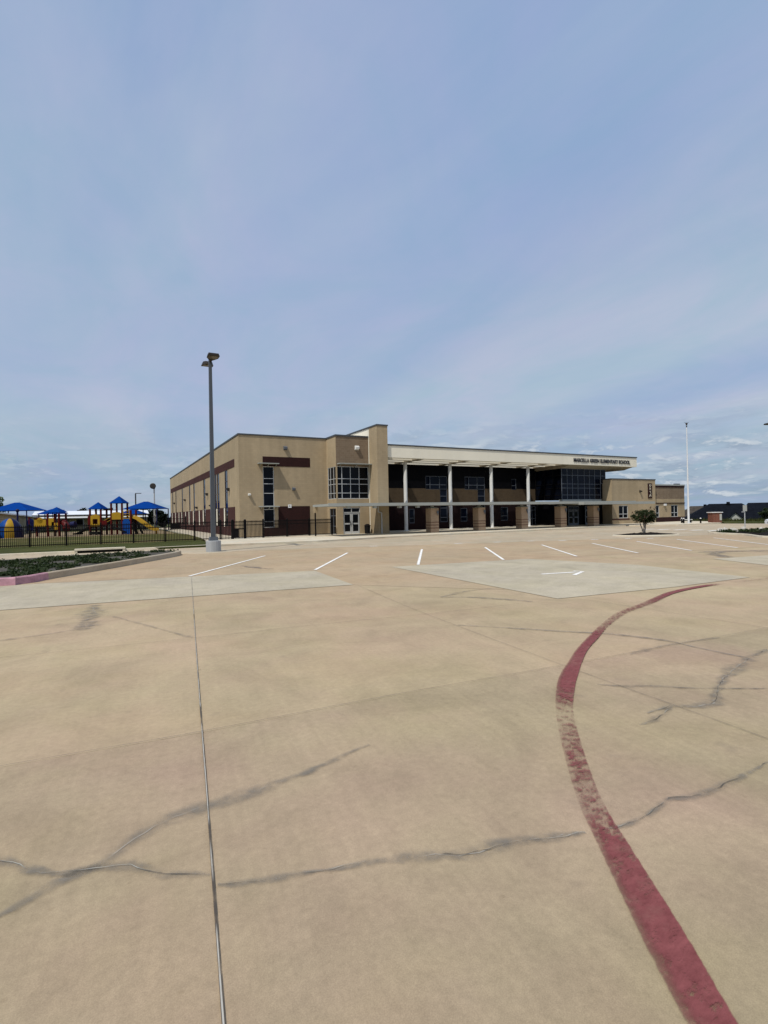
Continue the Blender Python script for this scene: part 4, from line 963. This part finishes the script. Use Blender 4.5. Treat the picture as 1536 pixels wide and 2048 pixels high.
b = MB(); b.box(-1.95, -.6, -.1, -.04, 1.15, 2.0); b.tube((-1.3, -.1, 1.9), (-1.3, -.04, 1.9), .35, .35, 14); build('panel', b, M['yellow'], t)
b = MB(); b.box(-2.75, -2.05, -.1, -.04, .7, 1.85); b.tube((-2.4, -.1, 1.8), (-2.4, -.04, 1.8), .35, .35, 14); build('panel', b, M['navy'], t)
b = MB(); pts = [(.95, .5, 1.7), (1.3, .4, 1.5), (1.6, .2, 1.1), (1.75, -.1, .8)]
for p0, p1 in zip(pts[:-1], pts[1:]): b.tube(p0, p1, .36, .36, 12)
build('tube_slide', b, M['red'], t)
b = MB(); b.tube((1.55, 1.2, 1.3), (2.05, 1.2, 1.35), .38, .38, 14); build('crawl_tube', b, M['navy'], t)

t = thing('climbing_dome', 'rounded blue climbing dome with one yellow wedge on the playground', 'climber', (-9.78, 71.3, .1), VR)
def dome_piece(a0, a1, mat):
    b = MB(); R0, n, m_ = 1.28, 6, 8
    for k in range(n + 1):
        a = a0 + (a1 - a0) * k / n
        for j in range(m_ + 1):
            ph = PI / 2 * j / m_; b.v.append((R0 * math.cos(ph) * math.cos(a), R0 * math.cos(ph) * math.sin(a), .35 + 1.85 * math.sin(ph)))
    for k in range(n):
        for j in range(m_): b.f.append((k * (m_ + 1) + j, (k + 1) * (m_ + 1) + j, (k + 1) * (m_ + 1) + j + 1, k * (m_ + 1) + j + 1))
    # straight skirt down to the ground
    for k in range(n):
        i = len(b.v); a, c_ = a0 + (a1 - a0) * k / n, a0 + (a1 - a0) * (k + 1) / n
        b.v += [(R0 * math.cos(a), R0 * math.sin(a), .35), (R0 * math.cos(c_), R0 * math.sin(c_), .35), (R0 * math.cos(c_), R0 * math.sin(c_), 0), (R0 * math.cos(a), R0 * math.sin(a), 0)]; b.f.append((i, i + 1, i + 2, i + 3))
    b.m = [0] * len(b.f); return build('dome_shell', b, M[mat], t, smooth=True)
dome_piece(math.radians(205), math.radians(281), 'bluep'); dome_piece(math.radians(281), math.radians(324), 'yellow'); dome_piece(math.radians(324), math.radians(360), 'navy'); dome_piece(0, math.radians(205), 'navy')
t = thing('playground_post', 'navy post with a round knob rising behind the climbing dome', 'post', (-9.25, 72.7, .1))
b = MB(); post(b, 0, 0, 0, 2.95, .1); build('pole', b, M['navy'], t); b = MB(); b.ball((0, 0, 3.1), .2); build('knob', b, M['navy'], t, smooth=True)

def shade_sail(label, loc, w, d, z0, z1, posts_, two=False):
    t = thing('shade_canopy', label, 'shade canopy', loc, VR, 'blue playground shade canopies')
    b = MB(); a, c = w / 2, d / 2
    for z, mi in ((0., 0),):
        b.add([(-a, -c, z0), (a, -c, z0), (a, c, z0), (-a, c, z0), (-w * .06, 0, z1), (w * .06, 0, z1)], [(0, 1, 5, 4), (1, 2, 5), (2, 3, 4, 5), (3, 0, 4)])
        b.add([(-a, -c, z0 - .05), (a, -c, z0 - .05), (a, c, z0 - .05), (-a, c, z0 - .05), (-w * .06, 0, z1 - .06), (w * .06, 0, z1 - .06)], [(0, 1, 5, 4), (1, 2, 5), (2, 3, 4, 5), (3, 0, 4)])
    build('canopy', b, M['blue'], t)
    for x, y in posts_:
        b = MB(); post(b, x, y, 0, z0 + .05, .08); build('post', b, M['navy'], t)
    return t
shade_sail('widest blue hip-roofed shade canopy, at the far left above the climbing dome', (-12.4, 97.2, .1), 6.3, 4.6, 3.5, 4.75, [(-2.9, -2.1), (2.9, -2.1), (-2.9, 2.1), (2.9, 2.1)])
shade_sail('low blue shade canopy tucked behind the lower play structure', (-7.55, 94.6, .1), 3.1, 3, 2.9, 3.65, [(-1.3, -1.3), (1.3, -1.3), (1.3, 1.3)])
shade_sail('blue hip-roofed shade canopy nearest the school, behind the yellow slide', (5.2, 88.0, .1), 5.4, 4, 3.4, 4.52, [(-1.5, 2.2), (2.5, 2.2), (2.6, -2.2)])
shade_sail('small blue shade canopy below the larger one, beside the yellow slide', (3.6, 95.0, .1), 3.6, 3, 2.7, 3.5, [(-1.5, 1.2), (1.5, 1.2)])

# siren pole and far street light
t = thing('siren_pole', 'tall grey pole with a round dark siren on top, beside the blue canopy', 'siren', (6.55, 90.4, 0))
b = MB(); b.tube((0, 0, 0), (0, 0, 6.7), .13, .10, 10); build('pole', b, M['frame'], t)
b = MB(); b.tube((0, .25, 7.15), (-.2, -.4, 7.15), .3, .47, 18); b.tube((-.2, -.4, 7.15), (-.22, -.46, 7.15), .47, .36, 18); b.tube((0, 0, 6.7), (0, 0, 7.0), .14, .14, 10); build('siren_horn', b, M['lamphead'], t)
b = MB(); b.box(-.2, .25, -.25, -.1, 1.5, 2.1); b.box(-.2, .2, -.25, -.1, 2.25, 2.5); build('control_box', b, M['frame'], t)
t = thing('street_light', 'slim dark street light with a single flat arm behind the far shade canopies', 'street light', (6.14, 144, 0))
b = MB(); b.bar((0, 0, 0), (0, 0, 8.3), .3, .3, up=(0, 1, 0)); build('pole', b, M['coping'], t)
b = MB(); b.bar((0, 0, 8.35), (1.25, -.6, 8.35), .3, .16); build('lamp_arm', b, M['coping'], t)

# portable classroom and the covered shed at the left edge
t = thing('portable_classroom', 'long low beige portable building with a white metal roof behind the playground', 'building', (-2.5, 112, 0))
b = MB(); b.box(-9.3, 9.3, 0, 8, .1, 2.9); build('wall', b, M['portwall'], t)
b = MB(); b.add([(-9.6, -.4, 2.95), (9.6, -.4, 2.95), (9.6, 4, 3.72), (-9.6, 4, 3.72), (9.6, 8.4, 2.95), (-9.6, 8.4, 2.95)], [(0, 1, 2, 3), (3, 2, 4, 5)]); build('roof', b, M['roofwhite'], t)
b = MB(); b.box(-9.6, 9.6, -.45, -.4, 2.78, 2.97); build('eave_trim', b, M['coping'], t)
b = MB(); b.add([(-8.8, -2.6, 2.42), (9.3, -2.6, 2.42), (9.3, -.02, 2.62), (-8.8, -.02, 2.62), (-8.8, -2.6, 2.3), (9.3, -2.6, 2.3), (9.3, -.02, 2.5), (-8.8, -.02, 2.5)], [(0, 1, 2, 3), (0, 1, 5, 4), (4, 5, 6, 7), (1, 2, 6, 5), (3, 0, 4, 7)]); build('awning', b, M['white'], t)
for k in range(6):
    b = MB(); x = -8.5 + k * 3.5; b.box(x - .08, x + .08, -2.5, -2.34, 0, 2.3); build('awning_post', b, M['coping'], t)
for x in (-6.5, -2.2, 2.6, 6.6):
    b = MB(); b.box(x - .55, x + .55, -.04, -.002, 1.0, 2.1); wf = build('window', b, M['dimframe'], t); b = MB(); b.box(x - .48, x + .48, -.05, -.041, 1.07, 2.03); build('pane', b, M['glass'], wf)
for x in (-4.4, 4.9):
    b = MB(); b.box(x - .5, x + .5, -.05, -.002, .15, 2.2); build('door', b, M['dimframe'], t)
for x in (-4.9, .3):
    b = MB(); b.tube((x, 3, 3.5), (x, 3, 3.95), .12, .12, 8); build('roof_vent', b, M['coping'], t)
t = thing('storage_building', 'tan shed wall with a white sloping roof edge at the left edge behind the dome', 'building', (-12.2, 70, 0))
b = MB()
P0, P1 = Vector((-.1, 8.2, 0)), Vector((.85, 43.5, 0)); P00 = Vector((-.6, -12, 0))
def zz(p): return 3.2 - (p.y - 4) * .0145
b.add([P00, P1, P1 + Vector((0, 0, zz(P1))), P00 + Vector((0, 0, zz(P00)))], [(0, 1, 2, 3)])
b.add([P1, P1 + Vector((-9, 0, 0)), P1 + Vector((-9, 0, zz(P1))), P1 + Vector((0, 0, zz(P1)))], [(0, 1, 2, 3)]); build('wall', b, M['portwall'], t)
b = MB(); q = [P00 + Vector((.5, 0, zz(P00))), P1 + Vector((.5, .4, zz(P1))), P1 + Vector((-9, .4, zz(P1) + .5)), P00 + Vector((-9, 0, zz(P00) + .5))]
b.add(q + [v + Vector((0, 0, -.17)) for v in q], [(0, 1, 2, 3), (4, 5, 6, 7), (0, 1, 5, 4), (1, 2, 6, 5), (2, 3, 7, 6), (3, 0, 4, 7)]); build('roof', b, M['roofwhite'], t)

# ------------------------------------------------------------------ trees
def tree(name, label, loc, h, w, mat, bark, nclump, nleaf, size, cz=.62, trunk=.16, group=None, seed=1, squash=.75, stems=1):
    rnd = random.Random(seed); t = thing(name, label, 'tree', loc, 0, group)
    b = MB(); top = h * (1 - squash * .75)
    for s in range(stems):
        a = 2 * PI * s / stems; off = Vector((math.cos(a), math.sin(a), 0)) * (trunk * 1.6 if stems > 1 else 0)
        p = off.copy(); r = trunk
        for k in range(3):
            q = p + Vector((rnd.uniform(-.05, .05) * h + off.x * .25, rnd.uniform(-.05, .05) * h + off.y * .25, top / 3)); b.tube(p, q, r, r * .8, 8); p = q; r *= .8
        for k in range(4):
            a2 = rnd.uniform(0, 6.28); b.tube(p, p + Vector((math.cos(a2) * w * .3, math.sin(a2) * w * .3, h * .25)), r * .7, r * .2, 6)
    build('trunk', b, M[bark], t)
    b = MB()
    for k in range(nclump):
        d = Vector((rnd.gauss(0, 1), rnd.gauss(0, 1), rnd.gauss(0, 1))).normalized() * rnd.uniform(.25, 1.) ** .6
        c_ = Vector((d.x * w * .36, d.y * w * .36, h * cz + d.z * h * squash * .38)); rr = w * rnd.uniform(.10, .22)
        leaf_quads(b, c_, (rr, rr, rr * .8), nleaf, size, rnd, shell=.3)
    build('crown', b, M[mat], t)
    return t
tree('shade_tree', 'leafy green tree rising over the shed at the far left', (-18.0, 112, 0), 7.0, 5.0, 'leaf_light', 'bark_dark', 40, 36, .32, seed=2)
for i, (x, y, h, wd_, lb) in enumerate([(8.6, 118, 4.4, 5., 'dark bushy tree between the blue canopy and the school wall'), (6.6, 124, 4.6, 6., 'dark bushy tree behind the blue canopy nearest the school'), (9.6, 112, 3.2, 3.6, 'low dark bush against the far end of the school side wall'),
                                    (-10.0, 142, 5., 7., 'dark treetop showing over the white roof behind the low blue canopy'), (-5.2, 146, 5.3, 6., 'dark treetop over the white roof left of the lower blue pyramid roof'), (.2, 147, 5.2, 6., 'dark treetop over the white roof between the two blue pyramid roofs')]):
    tree('dark_tree', lb, (x, y, 0), h, wd_, 'leaf_far', 'bark_dark', 44, 40, .34, cz=.52, seed=30 + i, squash=.95, group='dark trees behind the playground')
# small multi-stemmed tree in the kerbed island
tm = tree('crape_myrtle', 'small multi-stemmed tree with a dark dense crown in a mulched island', (36.2, 25.6, .1), 2.0, 2.2, 'leaf_shrub', 'bark', 60, 80, .065, cz=.66, trunk=.055, seed=5, squash=.66, stems=8)
rnd = random.Random(9); b = MB()
for k in range(26):
    a = rnd.uniform(0, 6.28); r = rnd.uniform(.5, .95)
    leaf_quads(b, (math.cos(a) * r, math.sin(a) * r, rnd.uniform(.85, 2.0)), (.1, .1, .14), 9, .06, rnd, shell=.1)
build('new_growth', b, M['leaf_red'], tm)
def ellipse(cx, cy, a, b_, rz, n=36, wob=0., rnd=random.Random(4)):
    return [(cx + a * math.cos(t) * math.cos(rz) - b_ * math.sin(t) * math.sin(rz), cy + a * math.cos(t) * math.sin(rz) + b_ * math.sin(t) * math.cos(rz)) for t in [2 * PI * k / n for k in range(n)]]
def mound(name, poly, h, mat, seed):
    rnd = random.Random(seed); cx = sum(p[0] for p in poly) / len(poly); cy = sum(p[1] for p in poly) / len(poly); b = MB()
    rings = [1., .85, .6, .35]; n = len(poly)
    for i, r in enumerate(rings):
        for x, y in poly: b.v.append((cx + (x - cx) * r, cy + (y - cy) * r, h * (i + .3) / 3.5 * (1 + rnd.uniform(-.35, .35)) + .02))
    for i in range(3):
        for k in range(n): b.f.append((i * n + k, i * n + (k + 1) % n, (i + 1) * n + (k + 1) % n, (i + 1) * n + k))
    b.f.append(tuple(3 * n + k for k in range(n))); b.m = [0] * len(b.f)
    return tag(build(name, b, mat), kind='structure')
IS = ellipse(35.7, 25.1, 2.55, 1.25, -.42)
kerb('island_kerb', IS + IS[:1], .15, .07, M['walk'], step=0, side=1)
mound('mulch_bed', ellipse(35.7, 25.1, 2.4, 1.1, -.42), .16, M['mulch'], 4)
# right island with stones and plants
ip = [(40.1, 22.6), (39.6, 21.5), (38.9, 19.9), (36.6, 17.3), (40, 15.2), (48, 14), (50, 18), (46, 22), (43.5, 23.9), (41.2, 23.7)]
kerb('island_kerb', ip + ip[:1], .16, .13, M['walk'], step=.5, side=1)
mound('mulch_bed', [(43 + (x - 43) * .955, 19 + (y - 19) * .955) for x, y in ip], .2, M['mulch'], 6)
rnd = random.Random(12)
for i, (x, y) in enumerate([(40.6, 22.5), (41.5, 22.9), (42.3, 23.0), (43.1, 22.9), (43.9, 22.5), (41.0, 21.6), (44.6, 21.6)]):
    b = MB(); b.ball((0, 0, .12), rnd.uniform(.14, .27), rnd.uniform(.14, .22), rnd.uniform(.12, .2), 9, 6)
    b.v = [(x_ * (1 + rnd.uniform(-.14, .14)), y_ * (1 + rnd.uniform(-.14, .14)), z_ * (1 + rnd.uniform(-.14, .14))) for x_, y_, z_ in b.v]
    o = build('landscape_stone', b, M['stone'], smooth=False); o.location = (x, y, .12); tag(o, 'pale rounded stone lying among the plants at the tip of the right island', 'stone', 'pale stones on the right island')
b = MB()
for k in range(260):
    u_, v_ = rnd.random(), rnd.random(); x = 40.2 + 8 * u_; y = 22.6 - 4.5 * v_ - .35 * (x - 40.2) * .6 + (1.0 * u_)
    if not (17.0 < y < 23.2) or x > 47.5: continue
    r = rnd.uniform(.12, .3); leaf_quads(b, (x, y, .2), (r, r, r * .7), 26, .07, rnd)
tag(build('groundcover_plants', b, M['leaf_bed']), kind='stuff')

# ------------------------------------------------------------------ right-hand furniture
t = thing('flagpole', 'tall white tapered flagpole with no flag, standing right of the school', 'flagpole', (62.5, 38.2, .1))
b = MB(); b.tube((0, 0, 0), (0, 0, 11.75), .125, .05, 14); build('pole', b, M['flagwhite'], t)
b = MB(); b.tube((0, 0, 0), (0, 0, .12), .24, .2, 16); build('base_collar', b, M['frame'], t)
b = MB(); b.tube((0, 0, 11.75), (0, 0, 11.9), .07, .07, 10); b.ball((0, 0, 12.05), .1, nu=10, nv=6); b.add([(-.26, .14, 12.36), (-.05, .02, 12.12), (.05, -.02, 12.12), (.26, -.14, 12.36), (.0, 0, 12.25), (-.05, .02, 12.05), (.05, -.02, 12.05)], [(0, 1, 4), (4, 2, 3), (1, 5, 6, 2), (1, 2, 4)]); b.tube((0, 0, 12.05), (0, .0, 12.3), .09, .05, 8); build('finial', b, M['lamphead'], t)
t = thing('brick_monument', 'squat red brick pier with a white cap beside the grass verge', 'monument', (66.6, 37.4, .05), -YAW)
b = MB(); b.box(-.58, .58, -.45, .45, 0, 1.28); build('brick_body', b, M['monbrick'], t)
b = MB(); b.box(-.68, .68, -.55, .55, 1.28, 1.37); build('cap', b, M['white'], t)
b = MB(); b.box(.3, .56, -.48, -.452, .35, 1.12); build('panel', b, M['gable'], t)
for i, (x, y, lb) in enumerate([(63.2, 39.5, 'short black bollard light with a white top by the school corner'), (62.75, 36.9, 'short black bollard light with a white top, right of the flagpole'), (62.0, 38.5, 'short black bollard light just left of the flagpole foot')]):
    t = thing('bollard_light', lb, 'bollard', (x, y, .1), 0, 'bollard lights round the flagpole')
    b = MB(); b.tube((0, 0, 0), (0, 0, .58), .09, .09, 12); build('body', b, M['black'], t); b = MB(); b.tube((0, 0, .58), (0, 0, .68), .1, .07, 12); build('light_cap', b, M['white'], t)
t = thing('bench', 'low white bench between the bollards by the flagpole', 'bench', (65.0, 40.0, .1), -YAW)
b = MB(); b.box(-.65, .65, -.2, .2, .36, .44); build('seat', b, M['white'], t)
for s in (-1, 1):
    b = MB(); b.box(s * .5 - .06, s * .5 + .06, -.18, .18, 0, .36); build('leg', b, M['playdark'], t)
t = thing('sign_post', 'thin grey sign post with a small white rectangular sign on the right island', 'sign', (44.6, 22.75, .15), -YAW)
b = MB(); b.tube((0, 0, 0), (0, 0, 1.98), .035, .035, 8); build('post', b, M['frame'], t)
b = MB(); b.box(-.17, .15, -.06, -.04, 1.5, 1.98); build('sign_panel', b, M['gable'], t)
b = MB(); b.box(-.28, -.02, -.06, -.04, 1.42, 1.47); build('sign_strip', b, M['frame'], t)

# white car, mostly out of frame
t = thing('parked_car', 'white car with only its nose in view at the right edge', 'car', (60.35, 26.35, -.12), -YAW)
prof = [(-2.2, .35), (-2.22, .62), (-2.1, .78), (-1.2, .92), (-.35, 1.40), (.9, 1.42), (1.75, 1.0), (2.2, .92), (2.25, .4)]
b = MB(); n = len(prof)
for y in (-.86, .86):
    for x, z in prof: b.v.append((x, y * (.86 if z > 1.2 else 1.), z))
b.f = [tuple(range(n)), tuple(range(2 * n - 1, n - 1, -1))] + [(k, (k + 1) % n, n + (k + 1) % n, n + k) for k in range(n)]; b.m = [0] * len(b.f)
build('body', b, M['carwhite'], t)
b = MB()
for s in (-1, 1): b.add([(-1.0, s * .865, .98), (1.5, s * .865, .98), (.85, s * .765, 1.36), (-.3, s * .765, 1.36)], [(0, 1, 2, 3)])
b.add([(-1.13, -.7, .965), (-1.13, .7, .965), (-.42, .62, 1.37), (-.42, -.62, 1.37)], [(0, 1, 2, 3)]); build('window', b, M['glass'], t)
for x in (-1.4, 1.4):
    for s in (-1, 1):
        wh = thing('wheel', None, None, (x, s * .8, .32)); wh.parent = t
        b = MB(); b.tube((0, -.1, 0), (0, .1, 0), .32, .32, 18); build('tyre', b, M['tyre'], wh); b = MB(); b.tube((0, s * .09, 0), (0, s * .11, 0), .19, .17, 14); build('rim', b, M['chrome'], wh)
for s in (-1, 1):
    b = MB(); b.box(-2.2, -2.0, s * .65 - .17, s * .65 + .17, .62, .74); build('headlight', b, M['frame'], t)
b = MB(); b.box(-2.26, -2.2, -.4, .4, .45, .58); build('grille', b, M['playdark'], t)

# ------------------------------------------------------------------ houses on the lower ground to the right
def house(label, loc, w, d, ze, zr, ridge, roof='shingle', rz=-YAW - .45, gable=None):
    t = thing('house', label, 'house', loc, rz, 'dark-roofed houses beyond the verge')
    b = MB(); b.box(-w / 2, w / 2, -d / 2, d / 2, 0, ze); build('wall', b, M['housewall'], t)
    a, c = w / 2 + .5, d / 2 + .5; r0, r1 = ridge
    b = MB(); b.add([(-a, -c, ze), (a, -c, ze), (a, c, ze), (-a, c, ze), (r0, 0, zr), (r1, 0, zr), (-a, -c, ze - .18), (a, -c, ze - .18), (a, c, ze - .18), (-a, c, ze - .18)],
                    [(0, 1, 5, 4), (1, 2, 5), (2, 3, 4, 5), (3, 0, 4), (0, 1, 7, 6), (1, 2, 8, 7), (2, 3, 9, 8), (3, 0, 6, 9), (6, 7, 8, 9)]); rf = build('roof', b, M[roof], t)
    b = MB(); b.tube(((r0 + r1) / 2 + .5, -.3, zr - .2), ((r0 + r1) / 2 + .5, -.3, zr + .35), .35, .3, 8); build('roof_vent', b, M['shingle'], rf)
    if gable:
        x, wd_, z0, za = gable; y = -c - 1.5
        b = MB(); b.add([(x - wd_ / 2, y, 0), (x + wd_ / 2, y, 0), (x + wd_ / 2, y, z0), (x, y, za), (x - wd_ / 2, y, z0)], [(0, 1, 2, 3, 4)])
        build('gable_wall', b, M['gable'], t)
        b = MB(); e = .35
        for s in (-1, 1): b.add([(x, y - .3, za + .12), (x + s * (wd_ / 2 + e), y - .3, z0 - e * (za - z0) / (wd_ / 2) + .12), (x + s * (wd_ / 2 + e), 0, z0 - e * (za - z0) / (wd_ / 2) + .12), (x, 0, za + .12)], [(0, 1, 2, 3)])
        build('gable_roof', b, M['shingle'], t)
    return t
house('dark hip-roofed house with a pale front gable behind the brick monument', (114.5, 62.5, -3.5), 15., 9, 2.7, 6.25, (-2.6, 3.2), gable=(1.2, 4.2, 2.3, 4.3), rz=-.95)
house('dark-roofed house at the right edge of the picture', (120.5, 55.0, -3.5), 13, 9, 2.7, 6.3, (-5.2, 5.2), rz=-1.0)
house('brown-roofed house just right of the flagpole', (125, 73, -3.5), 10, 9, 2.9, 5.9, (-2.5, 2.5), 'shingle2', rz=-.95)
house('dark-roofed house mostly hidden by the school corner', (118, 82, -3.5), 10, 9, 2.9, 6.3, (-2.5, 2.5), rz=-.95)
t = thing('house', None, None); bpy.data.objects.remove(t)
# timber fence in front of the houses
t = thing('board_fence', 'long dark board fence in front of the dark-roofed houses', 'fence', (96, 52, -3.2), 0)
b = MB()
a0, a1 = Vector((0, 26, 0)), Vector((8, -24, 0))
nseg = 60
for k in range(nseg):
    p = a0.lerp(a1, k / nseg); q = a0.lerp(a1, (k + .96) / nseg); b.bar(p + Vector((0, 0, 1.2)), q + Vector((0, 0, 1.2)), .04, 2.0 + .04 * math.sin(k * 9.1))
build('board_panel', b, M['housewall'], t)
tree('dark_tree', 'dark round tree at the right edge in front of the houses', (104.5, 49.6, -3.4), 5.6, 3.6, 'leaf_tree', 'bark_dark', 36, 36, .22, seed=77, squash=.8)
# taller grass along the verge crest
rnd = random.Random(21); b = MB()
for k in range(2600):
    x = rnd.uniform(72.5, 77.5); y = rnd.uniform(24, 47); h = rnd.uniform(.12, .5) * rnd.random() + .08
    a = rnd.uniform(0, 3.14); dx, dy = math.cos(a) * .05, math.sin(a) * .05
    b.add([(x - dx, y - dy, .08), (x + dx, y + dy, .08), (x + rnd.uniform(-.1, .1), y + rnd.uniform(-.1, .1), .1 + h)], [(0, 1, 2)])
tag(build('tall_grass', b, M['strip']), kind='stuff')
